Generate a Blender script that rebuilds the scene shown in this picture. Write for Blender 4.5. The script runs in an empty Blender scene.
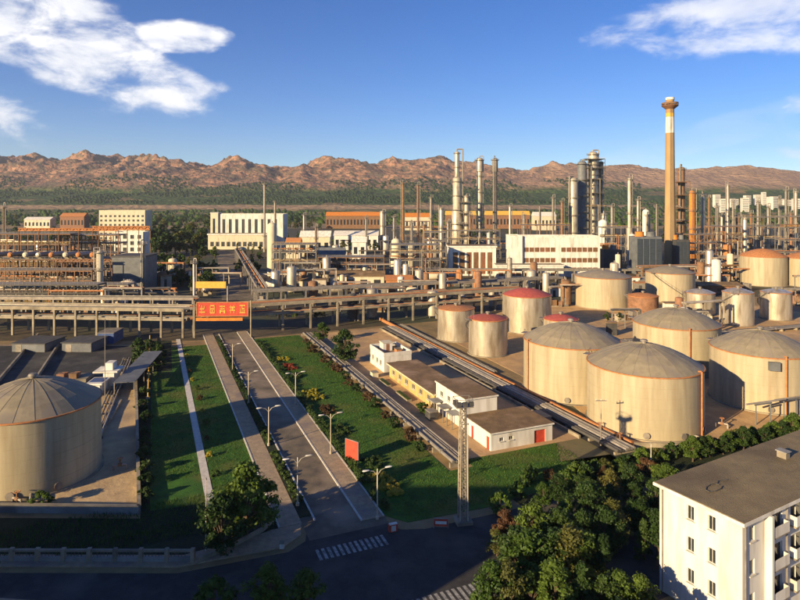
import bpy, math, random
import numpy as np
from mathutils import Vector

R = math.radians
F, HZ, CH = 600.0, 202.0, 40.0          # focal length in photo pixels, horizon row, camera height
# ---------------------------------------------------------------- camera, sky, sun, exposure
scene = bpy.context.scene
COL = scene.collection
cam = bpy.data.cameras.new('camera'); cam_o = bpy.data.objects.new('camera', cam); COL.objects.link(cam_o)
cam.sensor_width = 36; cam.lens = 36 * F / 800; cam.shift_y = -(300 - HZ) / 800
cam.clip_start = 0.5; cam.clip_end = 40000
cam_o.location = (0, 0, CH); cam_o.rotation_euler = (R(90), 0, 0)
scene.camera = cam_o

SUN_AZ, SUN_EL = 48.0, 16.0              # light travels 48 degrees right of straight ahead, sun low behind the left shoulder
sun = bpy.data.lights.new('sun', 'SUN'); sun_o = bpy.data.objects.new('sun', sun); COL.objects.link(sun_o)
sun.energy = 5.0; sun.angle = R(0.53); sun.color = (1.0, 0.77, 0.44)
ldir = Vector((math.sin(R(SUN_AZ)) * math.cos(R(SUN_EL)), math.cos(R(SUN_AZ)) * math.cos(R(SUN_EL)), -math.sin(R(SUN_EL))))
sun_o.rotation_euler = ldir.to_track_quat('-Z', 'Y').to_euler()
sun_o.location = (-200, -200, 120)

world = bpy.data.worlds.new('World'); scene.world = world; world.use_nodes = True
wn, wl = world.node_tree.nodes, world.node_tree.links
wn.clear()

def build_world():
    out = wn.new('ShaderNodeOutputWorld'); bg = wn.new('ShaderNodeBackground')
    sky = wn.new('ShaderNodeTexSky'); sky.sky_type = 'NISHITA'; sky.sun_disc = False
    sky.sun_elevation = R(SUN_EL); sky.sun_rotation = R(180 + SUN_AZ)
    sky.altitude = 1400; sky.air_density = 1.0; sky.dust_density = 0.25; sky.ozone_density = 4.0
    hs = wn.new('ShaderNodeHueSaturation'); hs.inputs['Saturation'].default_value = 1.22; hs.inputs['Hue'].default_value = 0.514
    wl.new(sky.outputs[0], hs.inputs['Color'])
    tc = wn.new('ShaderNodeTexCoord')
    def m(op, a, b=None, c=None):
        n = wn.new('ShaderNodeMath'); n.operation = op
        for i, v in enumerate((a, b, c)):
            if v is None: continue
            if isinstance(v, (int, float)): n.inputs[i].default_value = v
            else: wl.new(v, n.inputs[i])
        return n.outputs[0]
    def dot(v):
        n = wn.new('ShaderNodeVectorMath'); n.operation = 'DOT_PRODUCT'
        wl.new(tc.outputs['Generated'], n.inputs[0]); n.inputs[1].default_value = v
        return n.outputs['Value']
    mp = wn.new('ShaderNodeMapping'); wl.new(tc.outputs['Generated'], mp.inputs['Vector'])
    mp.inputs['Scale'].default_value = (1, 1, 2.3)
    n1 = wn.new('ShaderNodeTexNoise'); n1.inputs['Scale'].default_value = 9; n1.inputs['Detail'].default_value = 7
    n1.inputs['Roughness'].default_value = 0.62; n1.inputs['Distortion'].default_value = 0.25
    wl.new(mp.outputs[0], n1.inputs['Vector'])
    nz = m('SUBTRACT', n1.outputs['Fac'], 0.5)
    # drifting cloud banks: (x, y) on the sky, half sizes, tilt, thickness; the last ones lie beside and behind the view
    banks = [(70, 50, 105, 34, 17, 1.0), (20, 18, 62, 30, 0, .9), (148, 78, 62, 19, 8, .85), (182, 38, 40, 15, -4, .95),
             (775, 20, 110, 25, 3, .72), (705, 28, 60, 10, 4, .5), (730, 130, 120, 14, -14, .12),
             (-330, 60, 120, 40, 5, .9), (1180, 70, 130, 35, -5, .9)]
    total = None
    for (px, py, hw, hh, tilt, amp) in banks:
        c = Vector(((px - 400) / F, 1, (HZ - py) / F)); k = c.length; c.normalize()
        r0 = Vector((c.y, -c.x, 0)).normalized(); u0 = r0.cross(c)
        ta = R(-tilt); r = r0 * math.cos(ta) + u0 * math.sin(ta); u = u0 * math.cos(ta) - r0 * math.sin(ta)
        a = m('MULTIPLY', dot(r), F / hw / k * 1.0); b = m('MULTIPLY', dot(u), F / hh / k)
        q = m('SUBTRACT', 1.0, m('ADD', m('MULTIPLY', a, a), m('MULTIPLY', b, b)))
        q = m('MINIMUM', m('MULTIPLY', q, 1.1), 0.5)
        q = m('ADD', q, m('MULTIPLY', nz, 2.7))
        mr = wn.new('ShaderNodeMapRange'); mr.interpolation_type = 'SMOOTHERSTEP'
        mr.inputs['From Min'].default_value = -0.12; mr.inputs['From Max'].default_value = 0.95
        wl.new(q, mr.inputs['Value'])
        front = m('GREATER_THAN', dot(c), 0.3)
        v = m('MULTIPLY', m('MULTIPLY', mr.outputs[0], amp), front)
        total = v if total is None else m('MAXIMUM', total, v)
    mix = wn.new('ShaderNodeMix'); mix.data_type = 'RGBA'
    wl.new(total, mix.inputs['Factor']); wl.new(hs.outputs[0], mix.inputs['A'])
    n2 = wn.new('ShaderNodeTexNoise'); n2.inputs['Scale'].default_value = 14; n2.inputs['Detail'].default_value = 5
    wl.new(mp.outputs[0], n2.inputs['Vector'])
    cr = wn.new('ShaderNodeValToRGB'); wl.new(n2.outputs['Fac'], cr.inputs[0])
    cr.color_ramp.elements[0].position = .3; cr.color_ramp.elements[0].color = (6.2, 6.4, 6.9, 1)
    cr.color_ramp.elements[1].position = .65; cr.color_ramp.elements[1].color = (8.6, 8.4, 8.2, 1)
    wl.new(cr.outputs[0], mix.inputs['B'])
    wl.new(mix.outputs['Result'], bg.inputs['Color'])
    bg.inputs['Strength'].default_value = 0.078
    wl.new(bg.outputs[0], out.inputs['Surface'])
build_world()
scene.view_settings.view_transform = 'Standard'; scene.view_settings.look = 'None'
scene.view_settings.exposure = 0.98; scene.view_settings.gamma = 1.0; scene.view_settings.use_curve_mapping = False
scene.render.engine = 'CYCLES'
scene.cycles.use_denoising = True
scene.cycles.max_bounces = 5; scene.cycles.diffuse_bounces = 2; scene.cycles.glossy_bounces = 2
scene.cycles.transmission_bounces = 2; scene.cycles.volume_bounces = 0; scene.cycles.transparent_max_bounces = 4
scene.cycles.caustics_reflective = False; scene.cycles.caustics_refractive = False

# ---------------------------------------------------------------- pixel <-> place
def P(px, py, z=0.0):
    d = (CH - z) * F / (py - HZ)
    return ((px - 400) / F * d, d)
def X(px, d): return (px - 400) / F * d
def Z(py, d): return CH - (py - HZ) / F * d
UA = math.atan2(-249, 600)                       # the road runs this much left of straight ahead
RZ = -UA                                         # rotation about z that turns +y into the road direction
ux, uy = math.sin(UA), math.cos(UA); vx, vy = uy, -ux
def ST(s, t): return (s * vx + t * ux, s * vy + t * uy)   # s metres right of the road axis frame, t metres along it

# ---------------------------------------------------------------- materials
MATS = {}
def mat(name, c1, c2=None, scale=1.0, rough=.8, metal=0.0, bump=.15, detail=6, stretch=(1, 1, 1), spec=.3, c3=None, s3=.15, rand=0.0, lo=.35, hi=.65, bscale=None, t3=(.5, .68)):
    if name in MATS: return MATS[name]
    m = bpy.data.materials.new(name); m.use_nodes = True
    n, l = m.node_tree.nodes, m.node_tree.links
    b = n['Principled BSDF']
    b.inputs['Roughness'].default_value = rough; b.inputs['Metallic'].default_value = metal
    b.inputs['Specular IOR Level'].default_value = spec
    tc = n.new('ShaderNodeTexCoord'); mp = n.new('ShaderNodeMapping'); mp.inputs['Scale'].default_value = stretch
    oi = n.new('ShaderNodeObjectInfo')
    off = n.new('ShaderNodeVectorMath'); off.operation = 'MULTIPLY'; off.inputs[1].default_value = (53, 91, 37)
    l.new(oi.outputs['Random'], off.inputs[0]); 
    add = n.new('ShaderNodeVectorMath'); add.operation = 'ADD'
    l.new(tc.outputs['Object'], add.inputs[0]); l.new(off.outputs[0], add.inputs[1])
    l.new(add.outputs[0], mp.inputs['Vector'])
    no = n.new('ShaderNodeTexNoise'); no.inputs['Scale'].default_value = scale; no.inputs['Detail'].default_value = detail; no.inputs['Roughness'].default_value = .65
    l.new(mp.outputs[0], no.inputs['Vector'])
    cr = n.new('ShaderNodeValToRGB'); l.new(no.outputs['Fac'], cr.inputs[0])
    cr.color_ramp.elements[0].position = lo; cr.color_ramp.elements[1].position = hi
    c2 = c2 or tuple(x * .72 for x in c1)
    cr.color_ramp.elements[0].color = (*c2, 1); cr.color_ramp.elements[1].color = (*c1, 1)
    col = cr.outputs[0]
    if c3:
        n3 = n.new('ShaderNodeTexNoise'); n3.inputs['Scale'].default_value = s3; n3.inputs['Detail'].default_value = 4
        l.new(mp.outputs[0], n3.inputs['Vector'])
        r3 = n.new('ShaderNodeValToRGB'); l.new(n3.outputs['Fac'], r3.inputs[0]); r3.color_ramp.elements[0].position = t3[0]; r3.color_ramp.elements[1].position = t3[1]
        mx = n.new('ShaderNodeMix'); mx.data_type = 'RGBA'; l.new(r3.outputs[0], mx.inputs['Factor']); l.new(col, mx.inputs['A']); mx.inputs['B'].default_value = (*c3, 1)
        col = mx.outputs['Result']
    if rand:
        hs = n.new('ShaderNodeHueSaturation'); l.new(col, hs.inputs['Color'])
        mr = n.new('ShaderNodeMapRange'); l.new(oi.outputs['Random'], mr.inputs['Value']); mr.inputs['To Min'].default_value = 1 - rand; mr.inputs['To Max'].default_value = 1 + rand
        l.new(mr.outputs[0], hs.inputs['Value'])
        mh = n.new('ShaderNodeMapRange'); l.new(oi.outputs['Random'], mh.inputs['Value']); mh.inputs['To Min'].default_value = .5 + rand * .05; mh.inputs['To Max'].default_value = .5 - rand * .06
        l.new(mh.outputs[0], hs.inputs['Hue'])
        col = hs.outputs[0]
    l.new(col, b.inputs['Base Color'])
    if bump:
        bp = n.new('ShaderNodeBump'); bp.inputs['Strength'].default_value = bump; bp.inputs['Distance'].default_value = .15
        nb = n.new('ShaderNodeTexNoise'); nb.inputs['Scale'].default_value = bscale or scale * 4; nb.inputs['Detail'].default_value = 5
        l.new(mp.outputs[0], nb.inputs['Vector'])
        l.new(nb.outputs['Fac'], bp.inputs['Height']); l.new(bp.outputs[0], b.inputs['Normal'])
    MATS[name] = m
    return m

def leaf_mat(name, c1, c2, rand=.25, trans=.25):
    if name in MATS: return MATS[name]
    m = mat(name, c1, c2, scale=.9, rough=.6, bump=0, rand=rand, spec=.25, lo=.3, hi=.7)
    n, l = m.node_tree.nodes, m.node_tree.links
    b = n['Principled BSDF']; tr = n.new('ShaderNodeBsdfTranslucent'); mx = n.new('ShaderNodeMixShader'); mx.inputs[0].default_value = trans
    src = b.inputs['Base Color'].links[0].from_socket
    l.new(src, tr.inputs['Color']); l.new(b.outputs[0], mx.inputs[1]); l.new(tr.outputs[0], mx.inputs[2])
    l.new(mx.outputs[0], n['Material Output'].inputs['Surface'])
    return m

M = dict(
    earth=mat('earth', (.32, .215, .095), (.19, .13, .06), scale=.25, bump=.5, c3=(.10, .10, .05), s3=.018, bscale=1.5),
    yard=mat('yard_earth', (.58, .365, .165), (.39, .245, .115), scale=.35, bump=.5, c3=(.28, .19, .12), s3=.06, bscale=2),
    yard_pale=mat('yard_pale', (.52, .37, .20), (.36, .255, .145), scale=.4, bump=.4, c3=(.24, .18, .125), s3=.1, bscale=2),
    plant=mat('plant_ground', (.11, .082, .045), (.050, .040, .025), scale=.2, bump=.5, c3=(.05, .058, .028), s3=.03, bscale=1.5, t3=(.46, .6)),
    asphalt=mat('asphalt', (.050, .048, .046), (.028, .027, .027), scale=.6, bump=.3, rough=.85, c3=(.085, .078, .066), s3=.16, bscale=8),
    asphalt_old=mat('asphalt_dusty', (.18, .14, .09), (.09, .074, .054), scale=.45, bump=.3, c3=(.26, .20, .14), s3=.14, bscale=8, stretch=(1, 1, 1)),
    paving=mat('paving', (.40, .295, .185), (.25, .19, .125), scale=1.2, bump=.3, c3=(.22, .17, .14), s3=.2),
    kerb=mat('kerb_stone', (.62, .57, .50), (.45, .41, .36), scale=1.5, bump=.2),
    paint=mat('road_paint', (.40, .39, .36), (.10, .097, .092), scale=2.2, bump=.1, lo=.36, hi=.62),
    concrete=mat('concrete', (.34, .285, .20), (.22, .185, .135), scale=.5, bump=.25, c3=(.13, .11, .085), s3=.2),
    concrete_grey=mat('concrete_grey', (.30, .29, .27), (.19, .185, .18), scale=.6, bump=.25, c3=(.13, .125, .12), s3=.3),
    lawn=mat('lawn', (.050, .145, .010), (.024, .078, .008), scale=.5, bump=.9, bscale=9, rough=.9, c3=(.11, .12, .022), s3=.14),
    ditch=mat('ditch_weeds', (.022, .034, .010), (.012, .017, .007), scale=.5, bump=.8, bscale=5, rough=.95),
    white=mat('white_paint', (.72, .69, .62), (.58, .54, .48), scale=.6, bump=.08, c3=(.34, .29, .22), s3=.7, stretch=(1, 1, .16), t3=(.50, .84)),
    cream=mat('cream_paint', (.66, .58, .42), (.52, .45, .32), scale=.5, bump=.1, c3=(.33, .27, .18), s3=.5, stretch=(1, 1, .25), t3=(.52, .8)),
    tank=mat('tank_paint', (.43, .36, .235), (.325, .27, .175), scale=.9, rough=.5, bump=.05, stretch=(1, 1, .09), c3=(.27, .195, .11), s3=.75, metal=.0, spec=.4, t3=(.54, .82), rand=.05),
    tank_silver=mat('tank_aluminium', (.66, .58, .45), (.46, .39, .29), scale=.8, rough=.36, bump=.05, stretch=(1, 1, .2), c3=(.34, .27, .19), s3=.6, metal=.55, spec=.5),
    roof_grey=mat('tank_roof', (.29, .245, .165), (.215, .18, .125), scale=.7, rough=.6, bump=.08, c3=(.2, .17, .14), s3=.35, rand=.06),
    roof_red=mat('tank_roof_red', (.42, .10, .07), (.28, .07, .05), scale=.9, rough=.7, bump=.1, rand=.08),
    rust=mat('rust_band', (.50, .21, .075), (.32, .13, .055), scale=1.4, rough=.85, bump=.2),
    red=mat('red_paint', (.55, .07, .035), (.40, .05, .03), scale=1.2, bump=.08, rough=.6),
    orange=mat('orange_paint', (.62, .22, .03), (.42, .14, .03), scale=.8, bump=.1),
    yellow=mat('yellow_paint', (.66, .42, .08), (.55, .31, .05), scale=1, bump=.08),
    ochre=mat('ochre_render', (.52, .38, .14), (.40, .28, .10), scale=.6, bump=.1, c3=(.30, .22, .10), s3=.5, stretch=(1, 1, .3)),
    steel=mat('steel', (.30, .265, .22), (.18, .155, .13), scale=.8, rough=.6, metal=.25, bump=.1, rand=.12),
    steel_light=mat('steel_cladding', (.58, .50, .38), (.42, .36, .27), scale=.5, rough=.42, metal=.3, bump=.06, c3=(.30, .24, .17), s3=.3, stretch=(1, 1, .4), rand=.1),
    steel_dark=mat('steel_dark', (.085, .08, .078), (.05, .048, .046), scale=.8, rough=.7, bump=.1, rand=.1),
    steel_brown=mat('steel_brown', (.27, .145, .075), (.16, .085, .045), scale=.7, rough=.75, bump=.15, rand=.15),
    pipe=mat('pipe_grey', (.34, .30, .25), (.22, .195, .165), scale=.9, rough=.55, metal=.2, bump=.06, rand=.2),
    pipe_dark=mat('pipe_dark', (.10, .092, .085), (.06, .056, .052), scale=.9, rough=.6, bump=.06),
    stack=mat('stack_concrete', (.40, .265, .13), (.31, .205, .10), scale=.35, rough=.85, bump=.12, stretch=(1, 1, .25), c3=(.33, .2, .09), s3=.12),
    brownroof=mat('brown_roof', (.23, .145, .068), (.14, .09, .045), scale=.6, bump=.4, bscale=4, c3=(.30, .20, .12), s3=.25, rand=.06),
    flatroof=mat('gravel_roof', (.25, .19, .10), (.18, .135, .075), scale=.5, bump=.5, bscale=7, c3=(.14, .105, .06), s3=.15),
    glass=mat('window_glass', (.035, .04, .045), (.02, .024, .028), scale=.4, rough=.12, bump=0, spec=.6),
    shutter=mat('window_brown', (.22, .105, .045), (.13, .065, .03), scale=.8, rough=.4, bump=0, spec=.5, rand=.25),
    frame=mat('window_frame', (.62, .58, .50), scale=2, bump=.05),
    blue=mat('blue_paint', (.06, .10, .24), (.04, .07, .17), scale=1, bump=.08, rough=.6),
    bark=mat('bark', (.13, .09, .055), (.07, .05, .032), scale=3, bump=.6),
    cool=mat('cooler_louvre', (.045, .058, .075), (.028, .036, .048), scale=.4, rough=.6, bump=.1, stretch=(1, 1, 4)),
    bluesteel=mat('shaded_sheet', (.16, .165, .17), (.10, .105, .11), scale=.4, rough=.6, bump=.1, rand=.1),  # plain grey sheet metal for boxes, sheds, halls and portals
)
LEAF = [leaf_mat('leaf_green', (.090, .150, .020), (.036, .066, .010)), leaf_mat('leaf_dark', (.050, .092, .017), (.020, .040, .009)),
        leaf_mat('leaf_olive', (.15, .15, .034), (.07, .075, .018)), leaf_mat('leaf_rusty', (.115, .062, .024), (.055, .032, .014)),
        leaf_mat('leaf_yellow', (.55, .42, .04), (.28, .25, .03)), leaf_mat('leaf_red', (.34, .06, .03), (.16, .04, .02))]

# ---------------------------------------------------------------- mesh kit
class MB:
    def __init__(s): s.v = []; s.f = []; s.sm = False
    def box(s, x0, x1, y0, y1, z0, z1):
        b = len(s.v)
        s.v += [(x0, y0, z0), (x1, y0, z0), (x1, y1, z0), (x0, y1, z0), (x0, y0, z1), (x1, y0, z1), (x1, y1, z1), (x0, y1, z1)]
        s.f += [(b, b+3, b+2, b+1), (b+4, b+5, b+6, b+7), (b, b+1, b+5, b+4), (b+1, b+2, b+6, b+5), (b+2, b+3, b+7, b+6), (b+3, b, b+4, b+7)]
        return s
    def obox(s, cx, cy, z0, z1, lx, ly, a=0):
        b = len(s.v); c, k = math.cos(a), math.sin(a)
        for z in (z0, z1):
            for (x, y) in ((-lx/2, -ly/2), (lx/2, -ly/2), (lx/2, ly/2), (-lx/2, ly/2)):
                s.v.append((cx + x*c - y*k, cy + x*k + y*c, z))
        s.f += [(b, b+3, b+2, b+1), (b+4, b+5, b+6, b+7), (b, b+1, b+5, b+4), (b+1, b+2, b+6, b+5), (b+2, b+3, b+7, b+6), (b+3, b, b+4, b+7)]
        return s
    def bar(s, p0, p1, w, h):                    # box beam between two points, w wide, h high (hung below the line)
        p0, p1 = Vector(p0), Vector(p1); d = p1 - p0; a = Vector((-d.y, d.x, 0))
        a = a.normalized() * w/2 if a.length > 1e-6 else Vector((w/2, 0, 0)); z = Vector((0, 0, h))
        b = len(s.v)
        for p in (p0, p1): s.v += [tuple(p - a - z), tuple(p + a - z), tuple(p + a), tuple(p - a)]
        s.f += [(b, b+1, b+2, b+3), (b+7, b+6, b+5, b+4), (b, b+4, b+5, b+1), (b+1, b+5, b+6, b+2), (b+2, b+6, b+7, b+3), (b+3, b+7, b+4, b)]
        return s
    def tube(s, p0, p1, r, n=8, r1=None, caps=True):
        p0, p1 = Vector(p0), Vector(p1); d = (p1 - p0).normalized(); r1 = r if r1 is None else r1
        a = d.orthogonal().normalized(); c = d.cross(a); b = len(s.v)
        for p, q in ((p0, r), (p1, r1)):
            for i in range(n):
                t = 2*math.pi*i/n; s.v.append(tuple(p + a*math.cos(t)*q + c*math.sin(t)*q))
        for i in range(n): j = (i+1) % n; s.f.append((b+i, b+j, b+n+j, b+n+i))
        if caps: s.f += [tuple(b+n-1-i for i in range(n)), tuple(b+n+i for i in range(n))]
        return s
    def path(s, pts, r, n=6):
        for a, b in zip(pts[:-1], pts[1:]): s.tube(a, b, r, n)
        return s
    def lathe(s, prof, n=32, cx=0, cy=0, a0=0.0, a1=None):
        full = a1 is None; a1 = 2*math.pi if full else a1
        b = len(s.v); m = n if full else n+1; k = len(prof)
        for (r, z) in prof:
            for i in range(m):
                t = a0 + (a1-a0)*i/n; s.v.append((cx + r*math.cos(t), cy + r*math.sin(t), z))
        for q in range(k-1):
            for i in range(n):
                j = (i+1) % m; s.f.append((b+q*m+i, b+q*m+j, b+(q+1)*m+j, b+(q+1)*m+i))
        return s
    def prism(s, poly, z0, z1):
        n = len(poly); b = len(s.v)
        ar = sum(poly[i][0]*poly[(i+1) % n][1] - poly[(i+1) % n][0]*poly[i][1] for i in range(n))
        if ar < 0: poly = poly[::-1]
        s.v += [(x, y, z0) for x, y in poly] + [(x, y, z1) for x, y in poly]
        s.f.append(tuple(b+n+i for i in range(n))); s.f.append(tuple(b+n-1-i for i in range(n)))
        for i in range(n): j = (i+1) % n; s.f.append((b+i, b+j, b+n+j, b+n+i))
        return s
    def sheet(s, poly, z):
        n = len(poly); b = len(s.v)
        ar = sum(poly[i][0]*poly[(i+1) % n][1] - poly[(i+1) % n][0]*poly[i][1] for i in range(n))
        if ar < 0: poly = poly[::-1]
        s.v += [(x, y, z) for x, y in poly]; s.f.append(tuple(range(b, b+n))); return s
    def quad(s, *p):
        b = len(s.v); s.v += [tuple(q) for q in p]; s.f.append(tuple(range(b, b+len(p)))); return s
    def mesh(s, name, m, smooth=False):
        me = bpy.data.meshes.new(name); me.from_pydata(s.v, [], s.f); me.update()
        if m is not None: me.materials.append(m)
        if smooth:
            me.polygons.foreach_set('use_smooth', [True]*len(me.polygons))
            try: me.set_sharp_from_angle(angle=R(38))
            except Exception: pass
        return me
    def build(s, name, m, parent=None, smooth=False, loc=None, rz=0):
        return put(s.mesh(name, m, smooth), name, parent, loc, rz)

def put(me, name, parent=None, loc=None, rz=0):
    o = bpy.data.objects.new(name, me); COL.objects.link(o)
    if parent: o.parent = parent
    if loc: o.location = loc
    if rz: o.rotation_euler = (0, 0, rz)
    return o

def tag(o, label=None, cat=None, group=None, kind=None):
    if label: o['label'] = label
    if cat: o['category'] = cat
    if group: o['group'] = group
    if kind: o['kind'] = kind
    return o
def thing(name, label, cat, loc=(0, 0, 0), rz=0, group=None):
    o = bpy.data.objects.new(name, None); COL.objects.link(o); o.empty_display_size = .5
    o.location = loc if len(loc) == 3 else (*loc, 0); o.rotation_euler = (0, 0, rz)
    return tag(o, label, cat, group)
def struct(name, mb, m, label=None, smooth=False):
    o = mb.build(name, m, None, smooth); return tag(o, label, None, None, 'structure')
def copy_tree(o, parent=None, label=None):
    c = o.copy(); COL.objects.link(c); c.parent = parent
    if label: c['label'] = label
    for ch in list(o.children): copy_tree(ch, c)
    return c
ORD = ['first', 'second', 'third', 'fourth', 'fifth', 'sixth', 'seventh', 'eighth', 'ninth', 'tenth', 'eleventh', 'twelfth', 'thirteenth', 'fourteenth',
       'fifteenth', 'sixteenth', 'seventeenth', 'eighteenth', 'nineteenth', 'twentieth', 'twenty-first', 'twenty-second', 'twenty-third', 'twenty-fourth', 'twenty-fifth']

# ---------------------------------------------------------------- noise
_rs = np.random.RandomState(7); _perm = np.tile(_rs.permutation(512), 3); _grad = _rs.uniform(0, 2*np.pi, 512)
def perlin(x, y, seed=0):
    xi = np.floor(x).astype(int); yi = np.floor(y).astype(int); xf = x - xi; yf = y - yi
    def g(ix, iy, dx, dy):
        h = _perm[(_perm[(ix + seed*17) % 512] + iy) % 512]; a = _grad[h]; return np.cos(a)*dx + np.sin(a)*dy
    u = xf**3*(xf*(xf*6-15)+10); v = yf**3*(yf*(yf*6-15)+10)
    a = g(xi, yi, xf, yf); b = g(xi+1, yi, xf-1, yf); c = g(xi, yi+1, xf, yf-1); d = g(xi+1, yi+1, xf-1, yf-1)
    return (a+(b-a)*u) + ((c+(d-c)*u) - (a+(b-a)*u))*v
# ---------------------------------------------------------------- terrain
def hills_height(x, y):
    x = np.asarray(x, float); y = np.asarray(y, float)
    base = np.interp(y, [0, 1200, 1700, 2200, 2900, 3200, 6000], [-.4, -.4, 6, 25, 100, 118, 118])
    px = 400 + x / np.maximum(y, 1) * F
    rug = np.interp(px, [-400, 430, 620, 1200], [1.0, .95, .42, .30])
    env = np.interp(px, [-300, 0, 60, 150, 185, 240, 290, 345, 390, 450, 520, 560, 600, 655, 700, 745, 800, 1100],
                    [215, 222, 240, 215, 180, 205, 185, 212, 196, 205, 162, 195, 202, 170, 172, 190, 140, 150])
    wx = x + 90 * perlin(x/420, y/420, 3); wy = y + 90 * perlin(x/420+9, y/420, 4)
    h = np.zeros_like(x); amp, sc, tot = 1.0, 480.0, 0
    for o in range(6):
        n = 1 - np.abs(perlin(wx/sc + o*3.1, wy/sc*.8, 10+o)) * 2.0
        h += amp * n; tot += amp; amp *= .56; sc *= .5
    h /= tot
    rid = np.clip((h - .25) / .6, 0, 1.25)
    ramp = np.clip((y - 2750 - 160*perlin(x/500, y*0, 31)) / 900, 0, 1) ** .8
    back = np.interp(y, [0, 3900, 5200, 6500], [1, 1, .55, .2])
    mean = .62 + .12 * perlin(x/900, y/900, 21)
    m = rug * (.34 + .62 * rid) + (1 - rug) * mean * (1 + .35 * perlin(wx/350, wy/350, 5))
    return base + ramp * back * env * m * 1.02 + np.clip((y-1300)/800, 0, 1) * 3 * perlin(x/150, y/150, 8)

def build_terrain():
    tx = np.linspace(-1.15, 1.15, 640); yy = np.concatenate([np.linspace(1150, 2600, 60), np.linspace(2612, 4300, 190), np.linspace(4330, 6400, 40)])
    A, B = np.meshgrid(tx, yy); XX = A * B; Zz = hills_height(XX, B)
    v = np.stack([XX, B, Zz], -1).reshape(-1, 3); nx = len(tx)
    i = np.arange(len(yy)-1)[:, None]*nx + np.arange(nx-1)[None, :]
    f = np.stack([i, i+1, i+nx+1, i+nx], -1).reshape(-1, 4)
    me = bpy.data.meshes.new('hills'); me.vertices.add(len(v)); me.vertices.foreach_set('co', v.ravel())
    me.loops.add(f.size); me.loops.foreach_set('vertex_index', f.ravel()); me.polygons.add(len(f))
    me.polygons.foreach_set('loop_start', np.arange(len(f))*4); me.polygons.foreach_set('loop_total', np.full(len(f), 4)); me.update(); me.validate()
    m = bpy.data.materials.new('hill_rock'); m.use_nodes = True; n, l = m.node_tree.nodes, m.node_tree.links
    b = n['Principled BSDF']; b.inputs['Roughness'].default_value = .95; b.inputs['Specular IOR Level'].default_value = .1
    g = n.new('ShaderNodeNewGeometry'); sep = n.new('ShaderNodeSeparateXYZ'); l.new(g.outputs['Position'], sep.inputs[0])
    def noise(s, d=6):
        k = n.new('ShaderNodeTexNoise'); k.inputs['Scale'].default_value = s; k.inputs['Detail'].default_value = d; l.new(g.outputs['Position'], k.inputs['Vector']); return k.outputs['Fac']
    def ramp(src, stops):
        c = n.new('ShaderNodeValToRGB'); l.new(src, c.inputs[0])
        while len(c.color_ramp.elements) < len(stops): c.color_ramp.elements.new(.5)
        for e, (p, col) in zip(c.color_ramp.elements, stops): e.position = p; e.color = (*col, 1)
        return c.outputs[0]
    def mixc(fac, a, bb):
        k = n.new('ShaderNodeMix'); k.data_type = 'RGBA'; l.new(fac, k.inputs['Factor']); l.new(a, k.inputs['A']); l.new(bb, k.inputs['B']); return k.outputs['Result']
    def math_(op, a, bb, c=None):
        k = n.new('ShaderNodeMath'); k.operation = op
        for i_, q in enumerate((a, bb, c)):
            if q is None: continue
            if isinstance(q, (int, float)): k.inputs[i_].default_value = q
            else: l.new(q, k.inputs[i_])
        return k.outputs[0]
    rock = ramp(noise(.012), [(.36, (.13, .088, .068)), (.5, (.30, .16, .10)), (.64, (.42, .23, .14))])
    rock = mixc(ramp(noise(.03), [(.47, (0, 0, 0)), (.58, (.85, .85, .85))]), rock, ramp(noise(.2), [(.3, (.075, .07, .05)), (.7, (.14, .11, .075))]))
    pale = ramp(noise(.01), [(.3, (.29, .185, .12)), (.7, (.38, .25, .165))])
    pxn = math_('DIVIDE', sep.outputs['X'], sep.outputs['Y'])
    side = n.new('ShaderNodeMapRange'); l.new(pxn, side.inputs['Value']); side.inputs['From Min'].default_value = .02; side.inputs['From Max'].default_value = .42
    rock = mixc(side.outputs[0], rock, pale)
    green = ramp(noise(.045), [(.35, (.022, .045, .014)), (.52, (.045, .085, .022)), (.66, (.10, .115, .04))])
    green = mixc(ramp(noise(.006, 3), [(.56, (0, 0, 0)), (.64, (.8, .8, .8))]), green, ramp(noise(.02), [(.3, (.16, .11, .06)), (.7, (.26, .17, .09))]))
    terr = ramp(noise(.02), [(.35, (.25, .17, .10)), (.6, (.42, .28, .16))])
    fields = ramp(noise(.01), [(.38, (.045, .075, .022)), (.52, (.10, .11, .04)), (.62, (.27, .19, .10))])
    zz = math_('ADD', sep.outputs['Z'], math_('MULTIPLY', math_('SUBTRACT', noise(.008), .5), 40))
    def step(a0, a1, src=None):
        k = n.new('ShaderNodeMapRange'); l.new(src or zz, k.inputs['Value']); k.inputs['From Min'].default_value = a0; k.inputs['From Max'].default_value = a1; return k.outputs[0]
    c = mixc(step(15, 18, sep.outputs['Z']), fields, terr); c = mixc(step(27, 30, sep.outputs['Z']), c, green); c = mixc(step(92, 122), c, rock)
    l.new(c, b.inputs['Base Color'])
    bp = n.new('ShaderNodeBump'); bp.inputs['Distance'].default_value = 22; bp.inputs['Strength'].default_value = .9
    l.new(noise(.035, 8), bp.inputs['Height']); l.new(bp.outputs[0], b.inputs['Normal'])
    me.materials.append(m)
    o = bpy.data.objects.new('hills', me); COL.objects.link(o); tag(o, 'bare red-brown eroded hills on the skyline', kind='structure')

build_terrain()

g = MB(); g.sheet([(-2200, -300), (2200, -300), (2200, 1180), (-2200, 1180)], 0)
struct('ground', g, M['earth'], 'tan refinery ground reaching back to the hills')

# ---------------------------------------------------------------- roads, pavements, lawns (s = metres right of the road frame, t = along the road)
def strip(s0, s1, t0, t1): return [ST(s0, t0), ST(s1, t0), ST(s1, t1), ST(s0, t1)]
TF, TN = 176, 76                                # far end (under the pipe rack) and near end (the junction) of the avenue
def mid(a, b, k=.5): return (a[0]*(1-k)+b[0]*k, a[1]*(1-k)+b[1]*k)
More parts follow.
